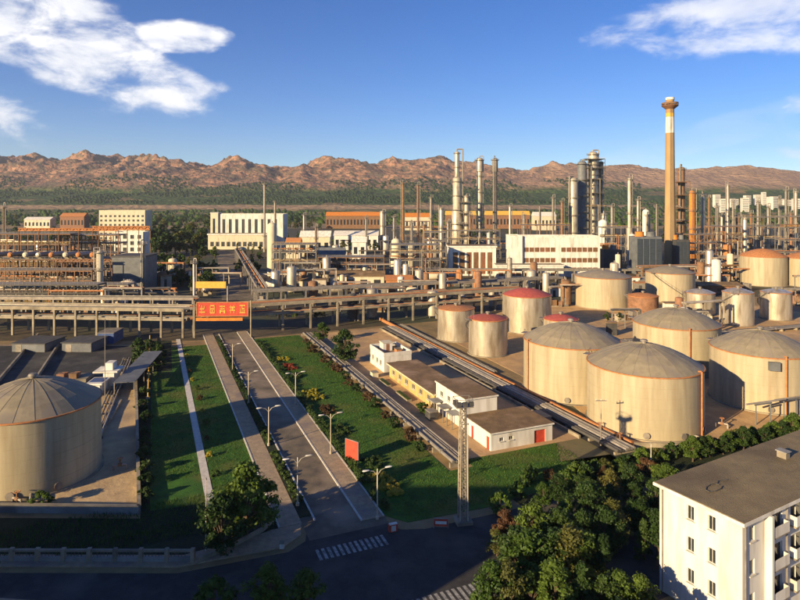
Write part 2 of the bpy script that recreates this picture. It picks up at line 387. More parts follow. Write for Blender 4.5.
# cross street with the junction
LFT = [(-95, 48), (-95, 65.0), (-24, 64.6), ST(14.5, 68.2), ST(16.8, 69.6), ST(17.6, 72), ST(26.8, 70.5), ST(28.2, 67.6), ST(31, 66.6), ST(60, 66.2), ST(150, 66.2), ST(150, 50), ST(30, 45), (-30, 48)]
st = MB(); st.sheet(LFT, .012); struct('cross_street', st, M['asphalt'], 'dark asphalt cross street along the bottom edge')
av = MB(); av.sheet(strip(17.3, 27.4, 69.5, 190), .016); struct('avenue', av, M['asphalt_old'], 'dusty asphalt avenue running away towards the pipe rack')
far = MB(); far.sheet([P(222, 300), P(262, 300), P(234, 246), P(216, 246)], .012); struct('far_road', far, M['asphalt_old'], 'grey road beyond the pipe rack')
pv = MB(); pv.prism(strip(14.6, 17.3, 73.5, 190), 0, .13); struct('pavement', pv, M['paving'], 'wide pinkish pavement on the left of the avenue')
pv = MB(); pv.prism(strip(24.5, 27.2, 71.2, 190), 0, .13); struct('pavement', pv, M['paving'], 'narrow pinkish pavement on the right of the avenue')
pv = MB(); pv.prism([(-24.5, 65.6), (-95, 66.0), (-95, 68.2), (-24.5, 67.8), ST(10.5, 72.6), ST(13.6, 73.4), ST(17.2, 73.4), ST(16.6, 71), ST(14, 69.2)], 0, .13); struct('pavement', pv, M['paving'], 'shaded pavement along the cross street below the perimeter wall')
pv = MB(); pv.prism([(-95, 40), (-95, 60.6), (-40, 60.4), (-14, 58.0), (-4, 48), (-4, 40)], 0, .13); struct('pavement', pv, M['paving'], 'pavement at the bottom edge of the picture')
vg = MB(); vg.prism(strip(17.32, 18.9, 75, 186), 0, .10); struct('verge', vg, M['ditch'], 'dark planted verge between pavement and carriageway')
for i, (s, lab) in enumerate(((27.33, 'white kerb between right pavement and lawn'), (24.4, 'kerb on the right side of the carriageway'), (18.98, 'kerb on the left side of the carriageway'), (14.5, 'pale kerb between left pavement and lawn'))):
    kb = MB(); kb.prism(strip(s-.11, s+.11, 71.3 if i < 2 else 73.6, 189), 0, .17 + .004*i); struct('kerb', kb, M['kerb'], lab)
# lawns
lw = MB(); lw.prism([ST(27.5, 71.4), ST(29.6, 68.8), ST(40.9, 68.2), ST(40.9, 178), ST(27.5, 178)], 0, .06); struct('lawn', lw, M['lawn'], 'mown lawn right of the avenue')
lw = MB(); lw.prism([ST(45.0, 69), ST(56, 69), ST(78, 74), P(640, 462), P(560, 462), ST(62, 82.0), ST(45.0, 82.0)], 0, .06); struct('lawn', lw, M['lawn'], 'lawn in front of the white building with the red door')
lw = MB(); lw.prism([ST(41, 68.2), ST(44.9, 68.6), ST(44.9, 79.5), ST(41, 79.5)], 0, .056); struct('lawn', lw, M['lawn'], 'lawn around the foot of the lattice mast')
lw = MB(); lw.prism([P(146, 512), P(152, 345), ST(6.7, 176), ST(6.7, 83.5)], 0, .06); struct('lawn', lw, M['lawn'], 'lawn strip between dike wall and narrow path')
lw = MB(); lw.prism(strip(7.9, 14.4, 81, 176), 0, .06); struct('lawn', lw, M['lawn'], 'lawn strip between narrow path and left pavement')
pt = MB(); pt.prism(strip(6.75, 7.85, 81, 186), 0, .11); struct('path', pt, M['kerb'], 'narrow pale path through the left lawn')
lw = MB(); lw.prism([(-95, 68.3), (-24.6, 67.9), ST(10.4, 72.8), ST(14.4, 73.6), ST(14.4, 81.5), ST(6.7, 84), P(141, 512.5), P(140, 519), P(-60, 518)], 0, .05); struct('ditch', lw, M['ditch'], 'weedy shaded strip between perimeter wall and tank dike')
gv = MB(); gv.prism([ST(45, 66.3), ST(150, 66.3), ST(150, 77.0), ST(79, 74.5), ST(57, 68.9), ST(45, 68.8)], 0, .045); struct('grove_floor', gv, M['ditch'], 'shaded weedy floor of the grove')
yd = MB(); yd.prism([ST(45.2, 82.2), ST(67, 82.2), ST(67, 178), ST(45.2, 178)], 0, .05); struct('yard', yd, M['yard'], 'orange-tan earth yard around the white buildings')
yd = MB(); yd.prism([P(632, 455), P(560, 395), P(440, 335), P(520, 305), (170, 230), (170, 120), P(810, 428), P(700, 446)], 0, .055); struct('yard', yd, M['yard'], 'orange-tan earth floor of the right tank farm')
yd = MB(); yd.prism([P(-60, 512), P(139, 512), P(134, 345), P(-60, 345)], 0, .05); struct('yard', yd, M['yard_pale'], 'pale paved floor inside the left tank dike')
pl = MB(); pl.sheet([(-330, 172), (X(190, 173), 173), (X(255, 177), 177), (X(330, 186), 186), (X(520, 216), 216), (X(600, 250), 250), (330, 262), (560, 900), (-760, 900)], .006); struct('plant_ground', pl, M['plant'], 'dark oily ground of the process area behind the pipe racks')  # dark gravel, its tone also painting the shade under the racks
bd = MB(); bd.sheet([P(-60, 405), P(92, 402), P(104, 372), P(134.5, 372), P(133.5, 346), P(-60, 346)], .058); struct('bund_floor', bd, M['asphalt'], 'dark stained floor behind the left tank')  # dark colour laid over the yard to paint the shade behind the tank
dk = MB(); dk.prism([P(141, 512), P(136.5, 343), P(152, 341), P(151, 400), P(150, 512)], 0, .065); struct('ditch', dk, M['ditch'], 'dark weedy ditch between left dike and lawn')  # dark strip painting shade along the outside of the dike
dk = MB(); dk.prism([P(152, 341), P(171, 341), P(172, 371), P(151.5, 372)], 0, .068); struct('ditch', dk, M['ditch'], 'dark planted patch at the far end of the left lawn')  # shade of rack and trees put into the ground colour
# painted markings
def stripes(label, pts):
    mb = MB()
    for poly in pts: mb.sheet(poly, .024)
    struct('road_marking', mb, M['paint'], label)
stripes('faded zebra crossing at the mouth of the avenue', [strip(17.4 + .66*i, 17.4 + .66*i + .36, 65.2, 67.4) for i in range(13)])
stripes('zebra crossing at the bottom right of the junction', [strip(22 + .66*i, 22 + .66*i + .36, 52.5, 55.2) for i in range(16)])
# ---------------------------------------------------------------- trees
def leafy(rs, clumps, per, size, flat=.75):
    """many leaf-sized faces gathered in clumps: clumps = [(x,y,z,r)]"""
    V, Fc = [], []
    for (cx, cy, cz, r) in clumps:
        n = per
        d = rs.normal(size=(n, 3)); d /= np.linalg.norm(d, axis=1)[:, None]
        rad = r * rs.uniform(.45, 1.05, n)[:, None]; c = np.array([cx, cy, cz]) + d * rad * np.array([1, 1, flat])
        nn = d + rs.normal(scale=.6, size=(n, 3)); nn[:, 2] += .35; nn /= np.linalg.norm(nn, axis=1)[:, None]
        a = np.cross(nn, rs.normal(size=(n, 3))); a /= np.linalg.norm(a, axis=1)[:, None]; b = np.cross(nn, a)
        s = (size * rs.uniform(.6, 1.3, n))[:, None]
        q = np.stack([c - a*s, c - b*s*.55, c + a*s, c + b*s*.55], 1)
        V.append(q.reshape(-1, 3))
    V = np.concatenate(V); k = len(V)//4
    return V, np.arange(k*4).reshape(k, 4)

def mesh_np(name, V, Fc, m):
    me = bpy.data.meshes.new(name); me.vertices.add(len(V)); me.vertices.foreach_set('co', np.asarray(V, float).ravel())
    w = Fc.shape[1]; me.loops.add(Fc.size); me.loops.foreach_set('vertex_index', Fc.ravel()); me.polygons.add(len(Fc))
    me.polygons.foreach_set('loop_start', np.arange(len(Fc))*w); me.polygons.foreach_set('loop_total', np.full(len(Fc), w)); me.update()
    if m: me.materials.append(m)
    return me

def tree_meshes(seed, h=7.0, width=5.0, clear=.25, n=30, per=110, leaf=.26, kind='round'):
    """unit-less builder: returns (trunk mesh, crown mesh without material)"""
    rs = np.random.RandomState(seed); cl = []; limbs = []
    z0 = h*clear; ch = h - z0
    for i in range(n):
        if kind == 'round':
            t = rs.uniform(.05, 1) ; prof = math.sin(math.pi*(t**.8)*.93 + .12)
        elif kind == 'poplar':
            t = rs.uniform(0, 1); prof = max(.18, math.sin(math.pi*(.15+.82*t)))
        else:
            t = rs.uniform(0, 1); prof = 1.02 - t
        a = rs.uniform(0, 6.283); rr = width/2 * prof * math.sqrt(rs.uniform(.08, 1.0)) * rs.uniform(.7, 1.25)
        r = width * (.125 if kind == 'round' else .15) * rs.uniform(.5, 1.5)
        x, y, z = rr*math.cos(a), rr*math.sin(a), z0 + ch*t*.93
        cl.append((x, y, z, r)); limbs.append((x, y, z))
    V, Fc = leafy(rs, cl, per, leaf)
    mb = MB(); b = h*.026 + .03
    bend = rs.normal(scale=h*.02, size=(2,))
    p = [(0, 0, -.1), (bend[0]*.5, bend[1]*.5, z0), (bend[0], bend[1], z0+ch*.5), (bend[0]*.6, bend[1]*1.2, z0+ch*.88)]
    rr = [b*1.25, b, b*.6, b*.2]
    for i in range(3): mb.tube(p[i], p[i+1], rr[i], 7, rr[i+1], caps=False)
    for (x, y, z) in limbs[::3]:
        k = rs.uniform(.0, .55); q = Vector(p[1]).lerp(Vector(p[2]), k); mb.tube(q, (x, y, z), b*.42, 5, b*.12, caps=False)
    return mb.mesh('trunk', M['bark'], True), (V, Fc)

CROWNS = {}
def tree_kind(key, mats, **kw):
    tr, (V, Fc) = tree_meshes(**kw)
    CROWNS[key] = (tr, [mesh_np('crown', V, Fc, LEAF[m]) for m in mats])
for i in range(5): tree_kind(('round', i), (0, 1, 2, 3), seed=11+i, h=7, width=5.2 + .3*(i % 3), n=62, per=72, leaf=.2, clear=.16)
for i in range(3): tree_kind(('poplar', i), (0, 1, 2), seed=31+i, h=12, width=3.2, n=40, per=70, leaf=.28, clear=.1, kind='poplar')
for i in range(3): tree_kind(('conifer', i), (1, 0), seed=51+i, h=9, width=4.4, n=46, per=55, leaf=.26, clear=.06, kind='conifer')
for i in range(3): tree_kind(('far', i), (0, 1, 2), seed=71+i, h=10, width=8, n=22, per=34, leaf=.62, clear=.15)
for i in range(3): tree_kind(('shrub', i), (0, 1, 2, 3, 4, 5), seed=91+i, h=1.6, width=2.3, n=16, per=60, leaf=.15, clear=.12)
TK = {}
def tree(label, loc, h, kind='round', var=0, m=0, group=None, name='tree', cat='tree', rz=None, wide=1.0):
    tr, cr = CROWNS[(kind, var)]; base = {'round': 7, 'poplar': 12, 'conifer': 9, 'far': 10, 'shrub': 1.6}[kind]; k = h/base
    o = thing(name, label, cat, loc, rz if rz is not None else random.uniform(0, 6.28), group); o.scale = (k*wide, k*wide, k)
    put(tr, 'trunk' if name == 'tree' else 'stem', o); put(cr[m % len(cr)], 'crown' if name == 'tree' else 'foliage', o)
    return o

def hedge(name, label, cat, poly_c, lx, ly, h, rz, m, per=80, seed=0, leaf=.16, group=None):
    rs = np.random.RandomState(seed); n = max(6, int(lx*ly*2.2)); cl = []
    for i in range(n): cl.append((rs.uniform(-lx/2, lx/2), rs.uniform(-ly/2, ly/2), h*rs.uniform(.35, .8), .42*h+.12))
    V, Fc = leafy(rs, cl, per, leaf, .7)
    V[:, 2] = np.maximum(V[:, 2], .03)
    o = thing(name, label, cat, poly_c, rz, group)
    put(mesh_np('foliage', V, Fc, m), 'foliage', o)
    b = MB()
    for i in range(max(2, int(lx/1.2))): b.tube((-lx/2+.4 + i*1.2, 0, 0), (-lx/2+.4+i*1.2, 0, h*.6), .04, 5)
    b.build('stem', M['bark'], o)
    return o

# ---------------------------------------------------------------- tanks
def tank(label, px, d, rad, h, rise, shell=None, roof=None, detail=2, stair_at=200, red_at=None, rim=True, group='storage tanks', panels=20, loc=None, box_at=None, name='storage_tank', sdir=1):
    shell = shell or M['tank']; roof = roof or M['roof_grey']
    loc = loc or (X(px, d), d, 0)
    o = thing(name, label, 'tank', loc, 0, group)
    seg = 64 if detail > 1 else 40
    b = MB(); b.lathe([(rad+.35, 0), (rad+.35, .25), (rad-.1, .25)], seg); b.build('base_ring', M['concrete'], o, True)
    # courses: each plate ring a little inside the one below, with a weld groove between
    prof = []; nc = 6 if detail > 1 else 4; ch = (h-.25)/nc
    for i in range(nc):
        r = rad - .012*i; z = .25 + i*ch
        prof += [(r, z), (r, z+ch-.05), (r-.035, z+ch-.04), (r-.035, z+ch)]
    b = MB(); b.lathe(prof, seg); b.build('shell', shell, o, True)
    rr = rad + .12
    if rim:
        b = MB(); b.lathe([(rad-.05, h-.02), (rr, h-.02), (rr, h+.16), (rad-.3, h+.19)], seg); b.build('rim', M['rust'], o, True)
    # roof cone of wedge panels, lapped
    npan = panels; w = 2*math.pi/npan
    b = MB()
    k = 4
    rows = []
    for q in range(k+1):
        f = q/k; r = rad*(1-f) + .35*f; z = h + .12 + rise*(1 - (r/rad)**1.8)
        rows.append((r, z))
    for side in (0, 1):
        pass
    sub = 3
    b0 = 0
    for (r, z) in rows:
        for i in range(sub+1):
            a = -w/2*1.0 + w*i/sub; lift = .05 if i in (0, sub) else 0
            b.v.append((r*math.cos(a), r*math.sin(a), z + (.03 if i == sub else 0)))
    for q in range(k):
        for i in range(sub): b.f.append((q*(sub+1)+i, q*(sub+1)+i+1, (q+1)*(sub+1)+i+1, (q+1)*(sub+1)+i))
    # upstand on the lapping edge
    for q in range(k):
        r0, z0 = rows[q]; r1, z1 = rows[q+1]; a = w/2
        c, s = math.cos(a), math.sin(a)
        b.quad((r0*c, r0*s, z0-.02), (r1*c, r1*s, z1-.02), (r1*c, r1*s, z1+.04), (r0*c, r0*s, z0+.04))
    pm = b.mesh('roof_panel', roof, False)
    if detail > 1:
        for i in range(npan): put(pm, 'roof_panel', o, None, w*i + .001)
    else:
        b = MB(); b.lathe([(rad, h+.12)] + rows[1:] + [(0.01, rows[-1][1]+.05)], 24); b.build('roof', roof, o, True)
    zt = rows[-1][1]
    b = MB(); b.lathe([(.42, zt-.2), (.42, zt+.35), (.7, zt+.4), (.55, zt+.7), (.02, zt+.8)], 14); b.build('roof_vent', M['steel'], o, True)
    def on(a, z, dr=0): return ((rad+dr)*math.cos(a), (rad+dr)*math.sin(a), z)
    if detail > 0:
        # spiral stair
        a0 = R(stair_at); n = int(h/.22); b = MB(); hr = MB(); span = sdir*h*1.35/rad
        pts = []
        for i in range(n):
            a = a0 + span*i/n; z = .3 + (h-.3)*i/n
            c, s = math.cos(a), math.sin(a)
            b.obox((rad+.45)*c, (rad+.45)*s, z, z+.05, .75, .26, a)
            pts.append(on(a, z+1.0, .8))
        b.path([(p[0], p[1], p[2]-1.1) for p in pts[::4]], .07, 4)
        b.build('stair', M['steel'], o)
        hr.path(pts[::4], .035, 4); 
        for p in pts[::4]: hr.tube((p[0], p[1], p[2]-1.05), p, .03, 4)
        hr.build('handrail', M['steel'], o)
        a = a0+span; b = MB(); b.obox((rad+.3)*math.cos(a), (rad+.3)*math.sin(a), h+.05, h+.15, 1.7, 1.8, a)
        for q in (-.9, .9):
            for e in (-.8, .8):
                cx, cy = rad+.3+e, q
                b.tube((cx*math.cos(a)-cy*math.sin(a), cx*math.sin(a)+cy*math.cos(a), h+.1), (cx*math.cos(a)-cy*math.sin(a), cx*math.sin(a)+cy*math.cos(a), h+1.2), .04, 4)
        b.build('platform', M['steel'], o)
    if red_at is not None:
        a = R(red_at); b = MB(); b.tube(on(a, .1, .2), on(a, h+.5, .2), .16, 8); b.tube(on(a, h+.5, .2), on(a, h+.45, -.4), .16, 8); b.build('foam_pipe', M['rust' if detail > 1 else 'rust'], o)
    if box_at is not None:
        a = R(box_at); b = MB(); b.obox((rad+.35)*math.cos(a), (rad+.35)*math.sin(a), h-2.1, h-.5, .6, 1.9, a); b.build('foam_chamber', M['bluesteel'], o)
    if detail > 1:
        for e, a in enumerate((250, 285, 320)):
            a = R(a); b = MB(); b.tube(on(a, 1.0, -.05), on(a, 1.0, .3), .42, 12); b.tube(on(a, 1.0, .3), on(a, 1.0, .36), .55, 12); b.build('manhole', M['steel'], o)
        a = R(300); b = MB(); b.path([on(a, .7, -.05), on(a, .7, 1.6), (on(a, .7, 1.6)[0], on(a, .7, 1.6)[1], .1)], .18, 8); b.build('outlet_pipe', M['pipe'], o)
    return o

# ---------------------------------------------------------------- buildings
def wall_mb(length, h, openings, depth=.22):
    """wall in the x-z plane facing -y, with real openings; openings (x0,x1,z0,z1)"""
    xs = sorted({0, length, *[o[0] for o in openings], *[o[1] for o in openings]}); zs = sorted({0, h, *[o[2] for o in openings], *[o[3] for o in openings]})
    b = MB()
    for i in range(len(xs)-1):
        for j in range(len(zs)-1):
            cx, cz = (xs[i]+xs[i+1])/2, (zs[j]+zs[j+1])/2
            if any(o[0] < cx < o[1] and o[2] < cz < o[3] for o in openings): continue
            b.quad((xs[i], 0, zs[j]), (xs[i+1], 0, zs[j]), (xs[i+1], 0, zs[j+1]), (xs[i], 0, zs[j+1]))
    for (a, c, e, f) in openings:
        b.quad((a, 0, e), (a, 0, f), (a, depth, f), (a, depth, e)); b.quad((c, 0, e), (c, depth, e), (c, depth, f), (c, 0, f))
        b.quad((a, 0, f), (c, 0, f), (c, depth, f), (a, depth, f)); b.quad((a, 0, e), (a, depth, e), (c, depth, e), (c, 0, e))
    return b
PANES = {}
def window(parent, kind, x0, x1, z0, z1, xf, pane_m, frame_m, sill=True, depth=.2):
    """window set into an opening; xf = (origin, rz) of its wall"""
    w, h = x1-x0, z1-z0; key = (round(w, 2), round(h, 2), pane_m.name, kind, frame_m.name)
    if key not in PANES:
        p = MB(); p.box(0, w, depth-.02, depth+.03, 0, h)
        f = MB(); t = min(.09, w*.07)
        f.box(0, t, depth-.1, depth-.022, 0, h); f.box(w-t, w, depth-.1, depth-.022, 0, h); f.box(t, w-t, depth-.1, depth-.022, 0, t); f.box(t, w-t, depth-.1, depth-.022, h-t, h)
        nb = 1 if w < 1.9 else max(1, int(w/1.3))
        if kind == 'window':
            for i in range(nb): x = w*(i+1)/(nb+1); f.box(x-t*.4, x+t*.4, depth-.09, depth-.024, t, h-t)
        if sill: f.box(-.1, w+.1, -.14, .02, -.09, -.004)
        PANES[key] = (p.mesh(kind, pane_m), f.mesh('frame', frame_m))
    pm, fm = PANES[key]; (ox, oy, oz), rz = xf
    c, s = math.cos(rz), math.sin(rz)
    o = put(pm, kind, parent, (ox + x0*c, oy + x0*s, oz + z0), rz); put(fm, 'frame', o)
    return o

def grid_openings(length, floors, fh, bays, ww, wh, z0=.95, margin=0):
    bw = (length-2*margin)/bays
    return [(margin+bw*(i+.5)-ww/2, margin+bw*(i+.5)+ww/2, fh*k+z0, fh*k+z0+wh) for k in range(floors) for i in range(bays)]

def building(name, label, cat, loc, rz, w, dp, h, wallm, roofm, front=(), left=(), right=(), back=(), eave=.35, slab=.3, pane=None, framem=None, parapet=0, doors=(), group=None, fascia=None, sill=True):
    """front wall along +x at y=0 facing -y; depth +y. openings in metres on each wall"""
    o = thing(name, label, cat, loc, rz, group); pane = pane or M['glass']; framem = framem or M['frame']
    walls = [('front', (0, 0, 0), 0, w, front), ('right', (w, 0, 0), math.pi/2, dp, right), ('back', (w, dp, 0), math.pi, w, back), ('left', (0, dp, 0), -math.pi/2, dp, left)]
    for nm, org, a, ln, ops in walls:
        dd = [q for q in doors if q[0] == nm]
        wall_mb(ln, h, list(ops) + [q[1] for q in dd]).build('wall', wallm, o, False, org, a)
        for (x0, x1, z0, z1) in ops: window(o, 'window', x0, x1, z0, z1, (org, a), pane, framem, sill)
        for (_, (x0, x1, z0, z1), dm) in dd: window(o, 'door', x0, x1, z0, z1, (org, a), dm, dm, False)
    if parapet:
        b = MB(); b.sheet([(.15, .15), (w-.15, .15), (w-.15, dp-.15), (.15, dp-.15)], h-.05); b.build('roof', roofm, o)
        for (x0, x1, y0, y1) in ((0-.04, w+.04, -.04, .2), (0-.04, w+.04, dp-.2, dp+.04), (-.04, .2, .202, dp-.202), (w-.2, w+.04, .202, dp-.202)):
            b = MB(); b.box(x0, x1, y0, y1, h-.02, h+parapet); b.build('parapet', fascia or wallm, o)
    else:
        b = MB(); b.box(-eave, w+eave, -eave, dp+eave, h, h+slab); b.build('roof_slab', fascia or wallm, o)
        b = MB(); b.box(-eave+.08, w+eave-.08, -eave+.08, dp+eave-.08, h+slab+.002, h+slab+.06); b.build('roof', roofm, o)
    return o

# ---------------------------------------------------------------- refinery kit
def column(label, px, d, ytop, wpx, m=None, plats=4, name='process_column', ladder=True, base=0.0, pipe=True, taper=None, group='distillation columns', cat='column', seed=0):
    m = m or M['steel_light']; h = Z(ytop, d) - base; r = wpx/2/F*d; o = thing(name, label, cat, (X(px, d), d, base), random.uniform(0, .6), group)
    rs = random.Random(seed + int(px)); t = taper or [(1.0, 0), (1.0, 1.0)]
    b = MB(); b.lathe([(r*1.25, 0), (r*1.12, h*.06), (r*1.12, h*.061)], 20); b.build('skirt', M['concrete'], o, True)
    prof = []
    for (k, f) in t: prof.append((r*k, max(h*.055, h*f*.97)))
    k = t[-1][0]
    for a in (30, 60, 85): prof.append((r*k*math.cos(R(a)), h*.97 + r*k*.6*math.sin(R(a))))
    b = MB(); b.lathe(prof, 20); b.build('shell', m, o, True)
    def rad(f):
        for (k0, f0), (k1, f1) in zip(t[:-1], t[1:]):
            if f0 <= f <= f1: return r*(k0 + (k1-k0)*(f-f0)/max(1e-6, f1-f0))
        return r
    for i in range(plats):
        f = .22 + .74*i/max(1, plats-1); z = h*f; q = rad(f); pr = q + max(1.0, q*.45)
        b = MB(); b.lathe([(q, z), (pr, z), (pr, z+.18), (q, z+.18)], 18); b.build('platform', M['steel'], o)
        b = MB()
        for e in range(12): a = e*math.pi/6; b.tube((pr*math.cos(a), pr*math.sin(a), z), (pr*math.cos(a), pr*math.sin(a), z+1.15), .05, 4)
        b.lathe([(pr+.05, z+1.1), (pr+.05, z+1.2), (pr-.05, z+1.2), (pr-.05, z+1.1), (pr+.05, z+1.1)], 18)
        b.lathe([(pr+.04, z+.6), (pr+.04, z+.67), (pr-.04, z+.67), (pr-.04, z+.6), (pr+.04, z+.6)], 18); b.build('railing', M['steel'], o)
    if ladder:
        a = R(rs.choice([235, 250, 300, 320])); b = MB(); q = r*1.05 + .35; n = int(h/1.2)
        for e in (-.25, .25): b.tube((q*math.cos(a)-e*math.sin(a), q*math.sin(a)+e*math.cos(a), 0), (q*math.cos(a)-e*math.sin(a), q*math.sin(a)+e*math.cos(a), h*.97), .06, 4)
        for i in range(n): b.obox(q*math.cos(a), q*math.sin(a), i*1.2, i*1.2+.06, .06, .5, a)
        b.build('ladder', M['steel'], o)
    if pipe:
        a = R(rs.choice([190, 215, 330, 345])); q = r*1.1 + .7; b = MB(); pr = max(.25, r*.16)
        b.path([(0, 0, h*.99), (0, 0, h*.99+1.6), (q*math.cos(a), q*math.sin(a), h*.99+1.6), (q*math.cos(a), q*math.sin(a), h*.12)], pr, 8); b.build('overhead_pipe', M['pipe'], o)
    return o

def vessel(label, loc, ln, r, rz, m, group='drums', name='drum', legs=1.2):
    o = thing(name, label, 'vessel', loc, rz, group); z = legs + r
    prof = [(0.01, 0), (r*.5, .12*r), (r*.87, .35*r), (r, .62*r), (r, ln-.62*r), (r*.87, ln-.35*r), (r*.5, ln-.12*r), (.01, ln)]
    b = MB(); b.lathe(prof, 18); b.v = [(z_ - ln/2, x, y + z) for (x, y, z_) in b.v]; b.build('shell', m, o, True)
    for e in (-.28, .28):
        b = MB(); b.box(e*ln-.2, e*ln+.2, -r*.75, r*.75, 0, z-r*.55); b.build('saddle', M['concrete'], o)
    b = MB(); b.tube((0, 0, z+r*.9), (0, 0, z+r+.5), r*.16, 8); b.tube((0, 0, z+r+.5), (0, 0, z+r+.6), r*.24, 8); b.build('nozzle', M['pipe'], o)
    return o

def silo(label, loc, r, h, m, group='small vertical vessels', name='vertical_vessel', dome=.4):
    o = thing(name, label, 'vessel', loc, 0, group)
    b = MB(); b.lathe([(r, .8), (r, h)] + [(r*math.cos(R(a)), h + r*dome*math.sin(R(a))) for a in (25, 50, 70, 88)], 20); b.build('shell', m, o, True)
    for k in range(4):
        a = R(45+90*k); b = MB(); b.tube((r*.8*math.cos(a), r*.8*math.sin(a), 0), (r*.8*math.cos(a), r*.8*math.sin(a), .9), .12, 6); b.build('leg', M['steel'], o)
    b = MB(); b.tube((0, 0, h+r*dome-.1), (0, 0, h+r*dome+.9), r*.12, 8); b.build('nozzle', M['pipe'], o)
    return o

def frame_unit(label, x0, x1, y0, dp, levels, bays, m, seed=0, pipes=6, name='steel_structure', rz=0, brace=True, deck=True, roofm=None, cat='structure', group='open steel process structures'):
    o = thing(name, label, cat, (x0, y0, 0), rz, group); w = x1-x0; rs = random.Random(seed); top = levels[-1]
    t = .32
    cm = MB(); cm.box(-t/2, t/2, -t/2, t/2, 0, top); cme = cm.mesh('column', m)
    for i in range(bays+1):
        for j in (0, 1): put(cme, 'column', o, (w*i/bays, dp*j, 0))
    for z in levels:
        b = MB()
        for j in (0, 1): b.box(0, w, dp*j-.15, dp*j+.15, z-.45, z-.004)
        for i in range(bays+1): b.box(w*i/bays-.12, w*i/bays+.12, .16, dp-.16, z-.42, z-.008)
        b.build('beam', m, o)
        if deck:
            b = MB(); b.box(.1, w-.1, -.5, dp+.4, z, z+.09); b.build('deck', M['steel'] if z < top else (roofm or M['steel']), o)
            b = MB()
            for i in range(bays*2+1): x = w*i/(bays*2); b.tube((x, -.45, z), (x, -.45, z+1.1), .05, 4)
            b.tube((0, -.45, z+1.1), (w, -.45, z+1.1), .05, 4); b.tube((0, -.45, z+.6), (w, -.45, z+.6), .04, 4); b.build('railing', M['yellow'] if rs.random() < .3 else M['steel'], o)
    if brace:
        zz = [0] + list(levels)
        for i in range(bays):
            if rs.random() < .45:
                k = rs.randrange(len(zz)-1); b = MB(); b.tube((w*i/bays, 0, zz[k]), (w*(i+1)/bays, 0, zz[k+1]-.3), .11, 5); b.build('brace', m, o)
    for i in range(pipes):
        z = rs.choice(levels[:-1] or levels) + rs.uniform(.4, 1.6); y = rs.uniform(.2, dp-.2); r = rs.uniform(.12, .32); b = MB()
        if rs.random() < .55: b.path([(-.6, y, z), (w*rs.uniform(.4, 1.0), y, z), (w*rs.uniform(.4, 1.0), y, max(.2, z-rs.uniform(1, 4)))], r, 7)
        else:
            x = rs.uniform(.1, .95)*w; b.path([(x, -.3, .1), (x, -.3, z), (x, dp*.6, z)], r, 7)
        b.build('pipe', M[rs.choice(['pipe', 'pipe', 'steel_light', 'pipe_dark', 'rust'])], o)
    return o

def pipe_rack(label, p0, p1, z, width, bays, m=None, levels=2, npipes=7, seed=0, beam=.9, group='pipe racks', name='pipe_rack', gap=None, pipem=('pipe', 'pipe', 'steel_light', 'pipe_dark', 'rust')):
    """elevated pipe rack from p0 to p1; gap=(a,b) fraction without columns (over a road)"""
    p0, p1 = Vector((*p0, 0)), Vector((*p1, 0)); d = p1-p0; ln = d.length; rz = math.atan2(d.y, d.x)
    o = thing(name, label, 'pipe rack', tuple(p0), rz, group); m = m or M['concrete']; rs = random.Random(seed)
    c = MB(); c.box(-.28, .28, -.28, .28, 0, z-beam); cme = c.mesh('column', m)
    cb = MB(); cb.box(-.25, .25, -width/2-.3, width/2+.3, z-beam, z-.3); cbe = cb.mesh('crossbeam', m)
    lo = MB(); lo.box(-.2, .2, -width/2, width/2, z*.62-.5, z*.62); loe = lo.mesh('lower_crossbeam', m)
    for i in range(bays+1):
        x = ln*i/bays
        if gap and gap[0]*ln < x < gap[1]*ln: continue
        for s in (-1, 1): put(cme, 'column', o, (x, s*width/2, 0))
        put(cbe, 'crossbeam', o, (x, 0, 0))
        if levels > 1: put(loe, 'lower_crossbeam', o, (x, 0, 0))
    for s in (-1, 1):
        b = MB(); b.box(-.3, ln+.3, s*width/2-.16, s*width/2+.16, z-.3+.003, z+beam*.75); b.build('edge_beam', m, o)
        if levels > 1: b = MB(); b.box(0, ln, s*width/2-.12, s*width/2+.12, z*.62+.003, z*.62+.7); b.build('lower_beam', m, o)
    for i in range(npipes):
        y = -width/2 + .5 + (width-1)*i/max(1, npipes-1); r = rs.uniform(.14, .34); b = MB()
        b.tube((-1, y, z-.3+r+.01), (ln+1, y, z-.3+r+.01), r, 8); b.build('pipe', M[rs.choice(pipem)], o, True)
    if levels > 1:
        b = MB(); b.box(0, ln, -width/2+.14, width/2-.14, z*.62-.1, z*.62+.002); b.build('walkway', M['steel_dark'], o)
        for i in range(7):
            y = -width/2 + .6 + (width-1.2)*i/6; r = rs.uniform(.2, .42); b = MB(); b.tube((-1, y, z*.62+r+.01), (ln+1, y, z*.62+r+.01), r, 8); b.build('pipe', M[rs.choice(pipem)], o, True)
    return o

def low_wall(label, pts, h, t, m, name='dike_wall', cop=None, group=None, cat='wall'):
    o = thing(name, label, cat, (*pts[0], 0), 0, group); x0, y0 = pts[0]
    for (a, b_) in zip(pts[:-1], pts[1:]):
        b = MB(); b.bar((a[0]-x0, a[1]-y0, h), (b_[0]-x0, b_[1]-y0, h), t, h); b.build('wall_panel', m, o)
        if cop: b = MB(); b.bar((a[0]-x0, a[1]-y0, h+.12), (b_[0]-x0, b_[1]-y0, h+.12), t+.14, .117); b.build('coping', cop, o)
    return o

def box_thing(name, label, cat, loc, rz, parts, group=None):
    """parts: (part name, material, [(x0,x1,y0,y1,z0,z1)...])"""
    o = thing(name, label, cat, loc, rz, group)
    for nm, m, bs in parts:
        b = MB()
        for q in bs: b.box(*q)
        b.build(nm, m, o)
    return o
random.seed(4)
